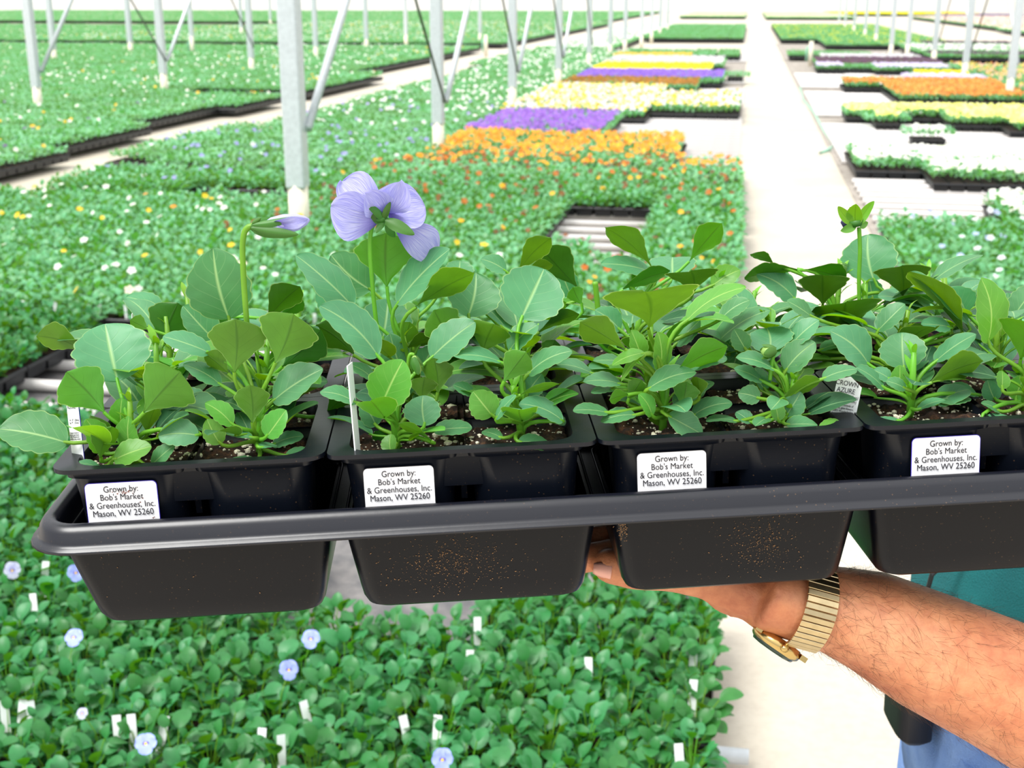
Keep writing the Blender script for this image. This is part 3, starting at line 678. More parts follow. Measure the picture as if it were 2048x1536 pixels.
for kind, P in bykind.items():
    dens, cols = KCOL[kind]
    if kind not in INDIV: scatter(kind, P, .024 if dens > 100 else .026, cols); continue
    # countable blossoms: things of their own
    P.sort(key=lambda p: p.y); nm, lab = KNAME[kind]
    srcs = {}
    for p in P[:90 if kind in ('red', 'mixl2') else 40]:
        ci = nr.randint(len(cols)); c = cols[ci]
        if ci not in srcs:
            q = Vector((0, -.75, .8)).to_track_quat('Z', 'Y'); m = np.array(q.to_matrix()); V = BV@m.T*(.0175 if kind == 'red' else .021); cc = np.tile(np.array(c), (len(BV), 1)); cc[0] = np.array(c)*.7+np.array([.2,.13,0])
            V = np.vstack([V, [[0,-.0,-.001],[.0012,0,-.15],[-.0012,0,-.15]]]); F = np.vstack([BF, [[len(BV), len(BV)+1, len(BV)+2]]]); cc = np.vstack([np.clip(cc,0,1), np.tile([.2,.4,.06], (3,1))])
            o = np_mesh('pansy_blossom', V, F, M['blossom'], cc); srcs[ci] = o
        else: o = srcs[ci].copy(); COL.objects.link(o)
        o.location = p; o.rotation_euler = (nr.uniform(-.5,.4), nr.uniform(-.3,.3), nr.uniform(-.9,.9)); s = nr.uniform(.75, 1.2); o.scale = (s, s, s)
        meta(o, {'red': 'dark red or orange blossom dotted in the green bed behind the tray', 'mixl': 'white or yellow blossom dotted near the edge of the left aisle', 'mixl2': 'white or yellow blossom in the bed behind the left half of the tray', 'blueR': 'azure or white blossom in the green bed right of the aisle', 'lil': 'lilac or white blossom behind the nearest post'}[kind], 'flower', lab)
    if len(P) > (90 if kind in ('red', 'mixl2') else 40): scatter(kind, P[90 if kind in ('red', 'mixl2') else 40:], .022, cols)
# white plant tags standing at the tray fronts
tagsrc = None
def ground_tag(x, y, z, rz, lab, grp, tilt=0):
    global tagsrc
    if tagsrc is None:
        b = MB(); b.box((0, 0, .03), (.016, .0012, .085)); tagsrc = b.build('plant_tag', M['tagw'], smooth=False); o = tagsrc
    else: o = tagsrc.copy(); COL.objects.link(o)
    o.location = (x, y, z); o.rotation_euler = (tilt, nr.uniform(-.15,.15), rz); meta(o, lab, 'tag', grp)
k = 0
for (cx, cy, tw, td, edge, kind) in trays:
    if edge and 3.9 < cy < 18 and k < 150:
        for t in (-.3, .12, .38):
            ground_tag(cx+t*tw, cy-td/2+.02, TZ+.05, nr.uniform(-.4,.4), 'small white tag at a tray front, '+('left of' if cx < 0 else 'right of')+' the aisle, '+('near' if cy < 9 else ('middle distance' if cy < 13 else 'farther back')), 'white tags at tray fronts '+('left of' if cx < 0 else 'right of')+' the aisle, '+('near' if cy < 9 else ('middle distance' if cy < 13 else 'farther back'))); k += 1
for px, py, lab in ((5,1412,'white plant tag at the left photo edge low among the leaves'),(32,1410,'second of the three white tags low at the left photo edge'),(60,1412,'third of the three white tags low at the left photo edge'),
        (232,1442,'white tag among leaves low left, left one of the row of three'),(262,1440,'white and blue tag low left, middle of the row of three'),(312,1442,'white tag low left, right one of the row of three'),
        (515,1468,'white tag standing below the lower azure flower'),(560,1483,'small white tag right of the tag below the azure flower'),(935,1310,'bright white tag below the third tray compartment'),(955,1243,'small white tag close under the third tray compartment'),
        (1387,1297,'bright white tag near the aisle edge right of the trays'),(1180,1325,'small white tag left of the tag near the aisle edge'),(1385,1370,'white tag at the bed edge above the pipe end'),(1365,1500,'white and blue tag at the bed edge near the photo bottom'),
        (820,1440,'blue white tag in the dark gap between near trays'),(870,1442,'white tag right of the dark gap between near trays'),(620,1410,'flat white tag between azure flower and gap'),(80,1130,'white tag left of the held tray corner'),(65,1195,'flat white tag at the left under the tray rim'),(1570/1.0,1500,'')):
    if lab:
        p = onz(px, py, .215); ground_tag(p.x, p.y, .145, nr.uniform(-.5,.5)+.3, lab, None, -.3)
# ---------------------------------------------------------------- the held tray
TO = Vector((-.32078, .5116, 1.28231)); TYAW, TROLL = .2335, .03927
TA = Vector((math.cos(TYAW)*math.cos(TROLL), math.sin(TYAW)*math.cos(TROLL), math.sin(TROLL)))
TB = Vector((-math.sin(TYAW), math.cos(TYAW), 0)); TC = TA.cross(TB)
TM = Matrix(((TA.x, TB.x, TC.x, TO.x), (TA.y, TB.y, TC.y, TO.y), (TA.z, TB.z, TC.z, TO.z), (0, 0, 0, 1)))
def tl(u, v, w): return TM @ Vector((u, v, w))
PW, PD = .133, .0975
def rrect(x0, x1, y0, y1, r, z, n=5):
    v = []
    for cx, cy, a0 in ((x1-r, y0+r, -90), (x1-r, y1-r, 0), (x0+r, y1-r, 90), (x0+r, y0+r, 180)):
        for i in range(n+1):
            a = R(a0+90*i/n); v.append((cx+r*math.cos(a), cy+r*math.sin(a), z))
    return v
def loops(mb, L, mi=0, cap0=False, cap1=False):
    n = len(L[0]); v = [p for l in L for p in l]
    f = [(i*n+k, i*n+(k+1) % n, (i+1)*n+(k+1) % n, (i+1)*n+k) for i in range(len(L)-1) for k in range(n)]
    if cap0: f.append(tuple(range(n-1, -1, -1)))
    if cap1: f.append(tuple((len(L)-1)*n+k for k in range(n)))
    mb.add(v, f, mi)
tray = empty('carrying_tray', (0,0,0), 'black plastic carrying tray held up on a hand, full of pansy packs', 'tray'); tray.matrix_world = TM
x0, x1, y0, y1 = -.0005, .5335, -.002, .197
b = MB()   # rolled rim: inner lip, round top, outer face, little foot flange
prof = [(.001,-.040),(.0,-.034),(-.0006,-.0285),(-.0024,-.0258),(-.0050,-.0250),(-.0076,-.0260),(-.0096,-.0286),(-.0108,-.0334),(-.0118,-.0352),(-.0144,-.0358),(-.0149,-.0372),(-.0112,-.0370),(-.0092,-.034),(-.007,-.030)]
loops(b, [rrect(x0+o_, x1-o_, y0+o_, y1-o_, max(.006, .012-o_), z, 6) for o_, z in prof], 0)
b.build('rim', M['rim'], tray)
BOT = -.0842
for i in range(4):
    for j in range(2):
        b = MB(); ux0 = .0008 if i == 0 else i*PW+.0022+.0042-(.001 if i == 3 else 0); ux1 = .5322 if i == 3 else (i+1)*PW+.0022-.0042
        vy0 = j*.0985+(.0005 if j == 0 else .003); vy1 = (j+1)*.0985-(.0035)
        tx0 = .021 if i == 0 else .0185-.0058; tx1 = .021 if i == 3 else .0185-.0058; tx0 = .0105 if i == 0 else .0062; tx1 = .0105 if i == 3 else .0062
        L = []
        for k, (s, z) in enumerate([(0,-.0370),(0.0,-.040),(.5,-.059),(.9,-.0738),(1.08,-.0798),(1.32,-.0830),(1.7,BOT)]):
            L.append(rrect(ux0+tx0*s, ux1-tx1*s, vy0+.004*s, vy1-.004*s, .0088, z, 6))
        loops(b, L, 0, cap1=True)
        o = b.build('compartment', M['tray'], tray); md = o.modifiers.new('skin', 'SOLIDIFY'); md.thickness = .0012; md.offset = -1
        sm(o, 35)
# webs closing the tops of the gaps between compartments
b = MB()
for i in range(1, 4):
    b.box((i*PW+.0022, .104, -.0425), (.012, .180, .0085))
    b.box((i*PW+.0022, .0085, -.0378), (.018, .013, .003))
    b.box((i*PW+.0022, .0985, -.050), (.014, .004, .016))
b.box((.2665, .0985, -.0365), (.525, .008, .0015))
b.build('web', M['tray'], tray, smooth=False)

# dried splashes of potting mix on the front of the tray
rd = random.Random(9); b = MB()
def speck(u, w, r):
    v0 = .0005+.004*min(1.7, max(0, (-.040-w)/.038))-.0016
    a = rd.uniform(0, 3.14); st = rd.uniform(1, 2.6)
    pts = [(math.cos(t)*r*st, math.sin(t)*r) for t in (k*math.pi/3 for k in range(6))]
    b.add([(u+x*math.cos(a)-y*math.sin(a), v0, w+x*math.sin(a)+y*math.cos(a)) for x, y in pts], [(5,4,3,2,1,0)])
for k in range(1100):
    t = rd.random()
    if t < .5: u, w = rd.gauss(.192, .016), rd.gauss(-.061, .009)
    elif t < .86: u, w = rd.gauss(.348, .010), rd.gauss(-.060, .010)
    elif t < .94: u, w = rd.gauss(.277, .0012), rd.gauss(-.047, .004)
    else: u, w = rd.uniform(.012, .52), rd.uniform(-.079, -.042)
    m_ = (u-.0022) % PW
    if -.080 < w < -.041 and .013 < m_ < .120: speck(u, w, rd.choice([.00008,.0001,.00012,.00016,.00024]))
    elif t < .94 and t > .86 and w < -.041: speck(u, w, .0002)
o = b.build('dirt_specks', simple('dried_potting_mix', (136, 102, 68), .9, var=.3, scale=900), tray, smooth=False); o['kind'] = 'stuff'
# ---------------------------------------------------------------- packs with soil and labels
LBL = ['black front row cell pack at the left tray end, its label stained brown', 'black front row cell pack with a clean label below the yellow green leaf',
       'black front row cell pack above the splash of dirt, third from the left', 'front row pack at the right photo edge with a white label']
RL = ['back row pack behind the first pack at the left', 'back row pack behind the second pack', 'back row pack behind the third pack', 'back row pack at the right photo edge']
rgp = random.Random(3)
def fnt(body, size, parent, loc, name='lettering', align='CENTER', sxx=.86, spacing=1.0):
    cu = bpy.data.curves.new(name, 'FONT'); cu.body = body; cu.size = size; cu.align_x = align; cu.space_line = spacing; cu.extrude = .00004; cu.offset = 0; cu.resolution_u = 4
    o = bpy.data.objects.new(name, cu); COL.objects.link(o); o.parent = parent; o.location = loc; o.scale = (sxx, 1, 1); cu.materials.append(M['ink'])
    dg = bpy.context.evaluated_depsgraph_get(); me = bpy.data.meshes.new_from_object(o.evaluated_get(dg), depsgraph=dg); me.name = name
    bpy.data.objects.remove(o); bpy.data.curves.remove(cu)
    o = bpy.data.objects.new(name, me); COL.objects.link(o); o.parent = parent; o.location = loc; o.scale = (sxx, 1, 1); return o
perl = []
for row in range(2):
    for i in range(4):
        a0, a1 = i*PW, (i+1)*PW; v0, v1 = row*PD, (row+1)*PD-.001
        root = empty('cell_pack', (0,0,0), (LBL if row == 0 else RL)[i], 'cell pack'); root.matrix_world = TM @ Matrix.Translation((a0, v0, 0))
        W, D = PW-.0006, PD-.001
        # flat flange with a rounded opening
        b = MB()
        out = rrect(.0003, W, -.0005, D, .010 if (i == 0 and row == 0) else .006, 0, 6)
        L = [[(x, y, -.0022) for x, y, z in out], out, rrect(.0105, W-.0105, .0048, D-.0062, .011, .0, 6), rrect(.0112, W-.0112, .0056, D-.0068, .0105, -.0012, 6), rrect(.0135, W-.0135, .0075, D-.008, .009, -.022, 6)]
        loops(b, L, 0)
        o = b.build('flange', M['pack'], root); sm(o, 30)
        # four tapered cells with rounded corners
        for cu_ in range(2):
            for cv in range(2):
                b = MB(); m = W/2; ca = .0062 if cu_ == 0 else m+.0015; cb = m-.0015 if cu_ == 0 else W-.0062
                da = .0035 if cv == 0 else D/2+.0015; db = D/2-.0015 if cv == 0 else D-.0045
                L = []
                for s, z in ((0,-.0012),(.06,-.0058),(.32,-.0068),(.55,-.02),(1,-.056)):
                    gx = .0052*s; L.append(rrect(ca+gx, cb-gx, da+gx*.6, db-gx*.6, .004+.008*min(1, s*2.5), z, 5))
                loops(b, L, 0, cap1=True); o = b.build('cell', M['pack'], root); sm(o, 50)
        # fin joining the cells under the flange
        b = MB(); b.box((W/2, .0062, -.004), (.016, .0012, .004)); b.box((W/2, D/2, -.022), (W-.03, .003, .02)); b.box((W/2, D/2, -.022), (.003, D-.03, .02)); b.build('cell_divider', M['pack'], root, smooth=False)
        # soil surface
        b = MB(); n1, n2 = 44, 32; v = []
        for q in range(n2+1):
            for p in range(n1+1):
                x = .0122+(W-.0244)*p/n1; y = .0066+(D-.0142)*q/n2
                z = -.0058+.0018*math.sin(x*190+i*2)*math.cos(y*170+row)+.0014*math.sin(x*520+1)*math.sin(y*610)+rgp.uniform(-.0011,.0011)
                z -= .002*(1 if (p in (0,n1) or q in (0,n2)) else 0); v.append((x, y, z))
        b.add(v, [(q*(n1+1)+p, q*(n1+1)+p+1, (q+1)*(n1+1)+p+1, (q+1)*(n1+1)+p) for q in range(n2) for p in range(n1)])
        so = b.build('potting_soil', M['soil'], root)
        b = MB()
        for q in range(330 if row == 0 else 90):
            x = rgp.uniform(.015, W-.015); y = rgp.uniform(.009, D-.010)
            z = -.0048+.0018*math.sin(x*190+i*2)*math.cos(y*170+row); r = rgp.choice([.0003,.0004,.0004,.0005,.0006,.0008,.0011,.0014 if rgp.random() < .7 else .0019])
            bm = bmesh.new(); bmesh.ops.create_icosphere(bm, subdivisions=1, radius=r)
            sc_ = (rgp.uniform(.8,1.4), rgp.uniform(.7,1.1), rgp.uniform(.6,1))
            vv = [(x+t.co.x*sc_[0]*rgp.uniform(.8,1.2), y+t.co.y*sc_[1]*rgp.uniform(.8,1.2), z+t.co.z*sc_[2]) for t in bm.verts]
            b.add(vv, [tuple(t.index for t in f.verts) for f in bm.faces]); bm.free()
        b.build('perlite', M['perlite'], so, smooth=False)['kind'] = 'stuff'
        if row == 0:
            # paper label on the left cell
            tilt = R(6)
            lb = empty('paper_label', (0,0,0), None, None); lb.parent = root
            lx = [.0325, .0345, .0365, .0415][i]+.0; lb.location = (lx, .0026, -.0215)
            lb.rotation_euler = (R(90)+R(-5), 0, R([0, 0, 0, 0][i]))
            b = MB(); w2, h2 = .0172, .0125
            L0 = rrect(-w2, w2, -h2, h2, .0022, 0, 5); L1 = [(x, y, .00015) for x, y, z in L0]
            loops(b, [L0, L1], 0, cap1=True); sh = b.build('label_sheet', M['white'], lb, smooth=False)
            b = MB(); ring = [(x*1.018, y*1.022, -.0001) for x, y, z in rrect(-w2, w2, -h2, h2, .0024, 0, 5)]; b.add(ring, [tuple(range(len(ring)))]); b.build('label_border', M['tagblue'] if i in (0, 3) else M['ink'], lb, smooth=False)
            fnt("Grown by:\nBob's Market\n& Greenhouses, Inc.\nMason, WV 25260", .0045, lb, (0, .0079, .0005), sxx=.87, spacing=.90)
            if i == 0:
                b = MB()
                for q in range(26):
                    x, y = (rgp.gauss(.0018, .0022), rgp.gauss(.0078, .0006)) if q < 18 else rgp.choice([(.0095,.004),(.0102,.0042),(.0142,-.0062),(.0148,-.0058),(.0088,.0022)]); r = rgp.uniform(.00015,.00045)
                    b.add([(x+r*math.cos(t)*rgp.uniform(.6,1.6), y+r*math.sin(t)*.8, .0008) for t in (k*math.pi/3 for k in range(6))], [(0,1,2,3,4,5)])
                b.build('brown_smear', M['stain'], lb, smooth=False)

# ---------------------------------------------------------------- pansies in the packs
CU = [.036, .097, .169, .230, .302, .363, .433, .490]; CV = [.026, .071, .124, .168]
def tplane(x, y, v):
    r = ray(x, y); o = TO+TB*v; t = (o-CAMP).dot(TB)/r.dot(TB); return CAMP+r*t
# column, row, blade base x y, blade tip x y, visible width, side (T upper, U under, D dark under, Y young), depth shift
LV = '''
0 0 235 763 210 648 146 T .012
0 0 213 830 133 744 92 U -.004
0 0 284 830 360 743 108 U -.012
0 0 135 886 -2 858 82 T -.006
0 0 398 871 317 873 54 T -.012
0 0 262 903 258 832 42 Y -.006
0 0 200 922 224 853 48 U -.012
0 0 228 920 303 893 46 Y -.016
0 0 302 932 350 890 32 T -.012
0 0 200 936 148 926 14 T -.014
0 0 215 940 292 932 16 U -.016
0 0 242 850 244 795 44 Y .004
0 0 294 872 312 814 34 U .002
0 0 200 905 172 838 46 Y -.002
0 1 170 702 73 672 50 U .0
0 0 215 905 180 830 30 U .01
0 0 262 860 290 905 40 U .012
1 0 458 638 426 497 122 T .02
1 0 468 752 470 638 104 U -.004
1 0 548 732 587 628 108 U -.004
1 1 560 738 642 660 82 D -.01
1 1 530 645 600 573 56 D .01
1 2 560 640 606 600 36 D .0
1 0 420 706 326 673 42 T .006
1 0 462 752 408 706 36 U .004
1 1 430 682 366 612 62 T .0
1 0 442 770 366 729 36 T .004
1 0 546 802 646 738 62 T .004
1 0 505 852 500 770 62 U -.01
1 0 465 850 410 806 40 Y -.012
1 0 440 888 414 838 42 Y -.014
1 0 533 874 572 820 46 Y -.014
1 0 545 890 607 872 28 T .004
1 0 570 912 632 906 22 T -.006
1 0 506 876 450 867 16 T -.012
1 0 520 896 550 890 14 T -.014
1 0 512 922 460 919 10 T -.014
1 1 416 802 346 800 38 T .0
1 1 560 790 655 762 40 T .0
1 1 650 830 700 790 36 D .0
2 1 706 614 592 511 66 T .0
2 2 742 580 662 510 84 T .006
2 1 774 580 772 466 110 U .008
2 1 794 608 900 498 58 T .0
2 1 826 618 950 546 52 U -.012
2 0 756 712 640 612 72 T .008
2 1 765 680 776 598 98 T .01
2 1 712 714 632 650 62 D .01
2 0 862 716 950 644 66 T .012
2 0 876 792 868 716 56 U .008
3 1 925 700 868 620 72 U -.012
3 0 965 710 988 648 78 U .016
2 0 762 812 806 720 84 Y -.014
2 0 850 852 846 791 72 T -.012
2 0 712 806 640 784 30 T -.014
2 0 868 886 797 847 18 U -.018
2 0 868 862 944 856 32 T .0
2 0 782 906 782 868 30 Y -.016
2 0 752 852 722 806 44 T .006
2 0 750 762 697 728 24 T .008
2 1 802 738 780 667 56 T .0
2 1 835 748 868 692 50 T .004
2 0 845 803 850 754 50 U .002
2 1 810 700 868 672 26 D .0
2 1 800 700 820 644 44 U .004
2 0 792 905 830 862 34 U .004
2 0 780 905 750 862 32 D .004
2 0 820 900 860 880 20 T .0
3 0 1042 638 1088 538 126 T .016
3 1 1048 650 1132 604 48 U -.01
3 1 936 634 952 546 102 T .006
3 2 915 560 920 522 54 T .0
3 0 1018 702 1076 650 42 T .012
3 0 1002 724 906 712 26 T .0
3 0 1004 768 1052 704 56 U -.008
3 0 1056 748 1144 702 40 T .0
3 1 1072 668 1158 628 28 D -.005
3 0 985 832 946 783 60 Y -.012
3 0 1126 842 1038 808 38 T -.012
3 0 1052 792 1084 748 44 T .006
3 0 992 838 1032 790 20 T -.016
3 0 1034 792 1118 768 15 U -.008
3 0 1036 884 1102 895 31 T -.018
3 0 1004 877 964 863 20 T -.014
3 0 950 790 906 770 24 T .008
3 0 1040 740 1020 700 34 Y .006
3 1 1090 730 1110 680 40 D .0
3 0 1098 832 1130 850 22 T .01
3 2 1036 547 1102 476 46 U .0
3 2 1012 542 962 518 34 T .0
3 2 1042 552 1106 530 22 U .0
3 3 1160 582 1080 496 64 D .0
3 3 1142 592 1118 530 48 T .012
3 2 1166 612 1146 574 32 U .0
4 0 1297 660 1290 583 162 U -.004
4 0 1374 640 1492 574 34 Y .0
4 0 1256 702 1160 644 56 U .0
4 0 1285 720 1262 660 36 Y .006
4 0 1344 752 1454 692 50 U -.008
4 0 1370 738 1454 716 34 T .004
4 0 1296 778 1392 744 42 T -.014
4 0 1362 818 1374 764 48 U -.008
4 0 1400 796 1394 754 28 U -.004
4 0 1336 832 1406 870 48 T -.016
4 0 1384 832 1464 806 36 T -.004
4 0 1272 830 1201 844 28 T -.014
4 0 1216 826 1146 821 24 T -.012
4 0 1242 768 1166 764 28 T .0
4 0 1228 780 1182 786 16 T .0
4 0 1242 722 1186 722 20 T .002
4 0 1186 748 1112 729 22 T .012
4 0 1290 706 1224 731 24 Y -.006
4 0 1285 712 1242 764 14 Y -.008
4 0 1254 802 1283 760 34 U -.004
4 0 1262 788 1219 800 24 U -.008
4 0 1304 832 1278 788 30 Y -.014
4 0 1320 740 1316 664 38 Y -.002
4 0 1330 862 1300 828 26 U .004
4 2 1387 588 1382 542 92 D -.016
4 2 1240 582 1340 542 32 D .0
4 3 1308 541 1210 455 44 U .0
4 3 1374 528 1444 446 46 U .0
4 3 1298 542 1202 528 34 T .0
4 3 1345 556 1345 514 92 T .006
4 3 1424 572 1480 540 44 Y .0
4 1 1440 640 1500 600 34 T .0
4 1 1350 690 1400 640 40 T .006
4 1 1240 660 1190 620 44 T .006
4 1 1200 690 1170 650 44 D .0
5 1 1430 690 1540 620 40 T .0
5 1 1450 720 1480 650 44 T .004
5 0 1540 706 1534 656 86 T .008
5 0 1570 742 1630 684 55 T .002
5 0 1580 692 1638 640 40 T .01
5 0 1548 739 1472 716 26 T -.004
5 0 1524 762 1468 738 26 T .0
5 0 1492 700 1468 658 38 T .012
5 0 1520 797 1476 786 38 T -.006
5 0 1534 836 1510 852 22 T -.016
5 0 1572 850 1635 850 28 T -.016
5 0 1638 858 1692 852 26 Y -.018
5 0 1562 800 1643 761 30 U -.006
5 0 1645 758 1714 738 30 T -.006
5 0 1572 832 1602 784 48 T -.004
5 0 1474 843 1412 842 15 T -.01
5 0 1502 846 1472 824 26 T -.01
5 0 1556 842 1548 804 28 Y -.014
5 0 1530 780 1510 735 40 T .004
5 0 1560 770 1580 730 36 Y .004
6 2 1702 672 1692 604 122 D -.024
6 0 1738 730 1660 662 64 T .012
6 0 1808 738 1804 665 88 T .008
7 3 1748 562 1736 469 106 T .0
6 3 1748 606 1738 555 44 T .006
6 2 1806 596 1802 532 96 D .004
6 2 1870 624 1756 592 26 T .0
6 2 1862 640 1790 606 28 D .002
6 1 1928 668 1818 544 48 U .0
6 1 1938 650 1822 545 26 T .006
6 3 1862 566 1965 510 26 T .0
7 1 1932 625 1898 575 62 T .01
7 0 1976 684 1962 556 58 Y .0
7 0 2040 722 2068 646 112 U .0
6 0 1870 724 1952 668 36 T .006
6 0 1856 768 1966 722 48 U -.004
6 0 1767 776 1712 735 24 T .0
6 0 1812 778 1772 762 24 T -.014
6 0 1800 775 1800 730 34 Y .004
6 0 1782 760 1746 740 26 T .004
6 0 1870 800 1942 797 28 T .004
6 0 1836 820 1892 800 16 T -.01
6 0 1956 790 1894 776 22 T .012
6 0 1800 842 1750 846 15 T -.014
7 0 1966 838 2030 836 10 T -.014
7 0 2003 778 2004 742 26 Y -.012
7 0 2000 824 1962 806 15 T -.01
6 1 1624 634 1574 602 28 T .0
6 3 1590 598 1514 548 52 T .0
6 2 1645 614 1645 550 86 D .0
6 3 1602 540 1489 557 32 D .0
6 3 1600 538 1692 562 34 D .0
6 3 1552 530 1500 508 18 D .0
6 1 1755 662 1810 608 40 T .0
6 1 1900 654 1842 648 28 T .0
7 1 2012 668 2016 586 56 T .012
7 1 2026 636 2078 572 52 T .006
6 1 1640 700 1700 688 20 T .0
6 1 1625 720 1698 708 34 D .0
7 0 1990 800 1975 760 36 T .004
7 0 2030 800 2050 750 44 Y .004
2 3 690 620 640 560 70 T .0
1 3 325 624 252 594 36 T .0
0 2 322 702 356 606 86 D .0
0 2 320 740 306 700 34 T .0
1 2 300 660 260 640 30 U .0
1 2 480 690 400 640 50 D .0
2 3 870 600 905 540 50 D .0
'''
rl = random.Random(21)
plants = {}
WORDS = {(0,0): 'bushy pansy in the front left cell whose big leaf spreads past the tray corner', (1,0): 'tall pansy with a drooping lilac bud on a long stem', (2,1): 'pansy with the big open lilac flower seen from behind',
         (2,0): 'front pansy beside the thin white tag, with a yellow green round leaf', (3,0): 'front pansy with a broad pale leaf on top, at the right of the second pack', (4,0): 'front pansy with a wide leaf seen from below, at the left of the third pack',
         (5,0): 'low compact pansy with a small green bud, left of the right hand tag', (6,0): 'front pansy right of the right hand tag, with two pale leaves', (7,0): 'front pansy cut by the right photo edge', (6,2): 'back pansy with a petalless green flower head on a tall stem'}
COLW = ['first', 'second', 'third', 'fourth', 'fifth', 'sixth', 'seventh', 'eighth']; ROWW = ['front', 'second', 'third', 'rearmost']
for c in range(8):
    for r_ in range(4):
        p = tl(CU[c]+rl.uniform(-.004,.004), CV[r_]+rl.uniform(-.003,.003), -.0065)
        lab = WORDS.get((c, r_), 'leafy pansy, %s cell from the left, %s row of the held tray' % (COLW[c], ROWW[r_]))
        root = empty('pansy_plant', p, lab, 'plant'); plants[(c, r_)] = (root, p)
def add_leaf(c, r_, B, T, N, w, mats, seed, p_=.9, q_=.55, hero=True, fold=.1, arch=.08, r0=.0013):
    root, o0 = plants[(c, r_)]
    mb = MB(); ax = (T-B).normalized()
    blade(mb, B, T, N, w, 30 if hero else 12, 10 if hero else 6, p_, q_, fold, arch, .105 if hero else .05, 5, seed=seed, wav=.018)
    up0 = o0+Vector((0,0, min(.02, max(0, (B.z-o0.z)*.35))))
    petiole(mb, up0, B, ax, r0, r0*.7)
    return mb.build('leaf', [M[mats], M['petiole']], root, loc=(0,0,0), origin=o0)
def build_leaf(c, r_, bx, by, tx, ty, w, side, dv, seed):
    v = CV[r_]+dv
    B = tplane(bx, by, v); T = tplane(tx, ty, v); L = (T-B).length
    scale = (B-CAMP).dot(FW)/FPX; wa = w*scale
    n_ = (CAMP-(B+T)/2).normalized()
    # real length: never much shorter than the width; the rest is depth
    Lt = max(L, wa*1.02, .012)
    if Lt > L*1.01:
        dz = math.sqrt(Lt*Lt-L*L); sgn = -1 if (side in 'UD' or ty > by) else 1
        r = ray(tx, ty).normalized(); T = T+r*dz*sgn*.9
    ax = (T-B).normalized(); nn = (n_-ax*n_.dot(ax)).normalized()
    wt = max(wa, min(.72*Lt, wa*2.6))
    ang = math.acos(min(1, wa/wt)); s = ax.cross(nn)
    if side in 'UD': nn = -nn
    c1 = nn*math.cos(ang)+s*math.sin(ang); c2 = nn*math.cos(ang)-s*math.sin(ang)
    N = c1 if c1.z > c2.z else c2
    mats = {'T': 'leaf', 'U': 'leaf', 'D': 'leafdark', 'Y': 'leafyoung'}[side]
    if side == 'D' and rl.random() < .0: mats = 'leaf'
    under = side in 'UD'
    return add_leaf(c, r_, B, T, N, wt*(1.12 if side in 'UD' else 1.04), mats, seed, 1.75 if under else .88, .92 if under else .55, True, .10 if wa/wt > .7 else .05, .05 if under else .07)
for k, line in enumerate(LV.strip().split('\n')):
    q = line.split(); c, r_ = int(q[0]), int(q[1]); bx, by, tx, ty, w = map(float, q[2:7])
    build_leaf(c, r_, bx, by, tx, ty, w, q[7], float(q[8]), 100+k)
# lower and hidden leaves: a small rosette round each crown, and the stem
for (c, r_), (root, p) in plants.items():
    n = [8, 14, 11, 9][r_]
    hmax = [.022, .046, .040, .028][r_]
    for i in range(n):
        a = i*2.4+rl.uniform(-.5,.5)
        if r_ == 0: a = R(rl.uniform(20, 160)) if i % 2 else a   # mostly behind the crown
        el = R(rl.uniform(12, 60)); el2 = R(rl.uniform(-8, 40 if r_ < 2 else 22)); d = Vector((math.cos(a), math.sin(a), 0)); L = rl.uniform(.015, .026)*(1.0 if r_ == 0 else 1.35)
        B = p+d*rl.uniform(.008, .018)+Vector((0,0, rl.uniform(.006, hmax)))
        ax = d*math.cos(el2)+Vector((0,0,1))*math.sin(el2); N = -d*math.sin(el2)+Vector((0,0,1))*math.cos(el2)+Vector((rl.uniform(-.3,.3), rl.uniform(-.3,.3), 0))
        add_leaf(c, r_, B, B+ax*L, N, L*rl.uniform(.6,.8), rl.choice(['leaf','leaf','leafdark','leafyoung'] if r_ == 0 else ['leafdark','leaf','leaf','leafyoung']), 900+c*40+r_*10+i, .9, .55, False, r0=.0008)
    # main stem with little leafy stipules at the joints
    mb = MB(); h = .03+.015*(r_ > 0)+rl.uniform(0,.008); lean = Vector((rl.uniform(-.006,.006), rl.uniform(-.004,.004), 0))
    mb.tube([p+Vector((0,0,-.004)), p+lean*.4+Vector((0,0,h*.5)), p+lean+Vector((0,0,h))], [.0021,.0019,.0013], 8)
    for i in range(12):
        a = rl.uniform(0, 6.28); z = rl.uniform(.004, h); d = Vector((math.cos(a), math.sin(a), 0)); B = p+lean*(z/h)+Vector((0,0,z)); L = rl.uniform(.007,.013)
        ax = (d*.75+Vector((0,0,1))).normalized(); blade(mb, B, B+ax*L, -d+Vector((0,0,.8)), L*.32, 6, 2, .8, .7, .1, .1, 0, seed=i)
    mb.build('stem', M['petiole'], root, loc=(0,0,0), origin=p)

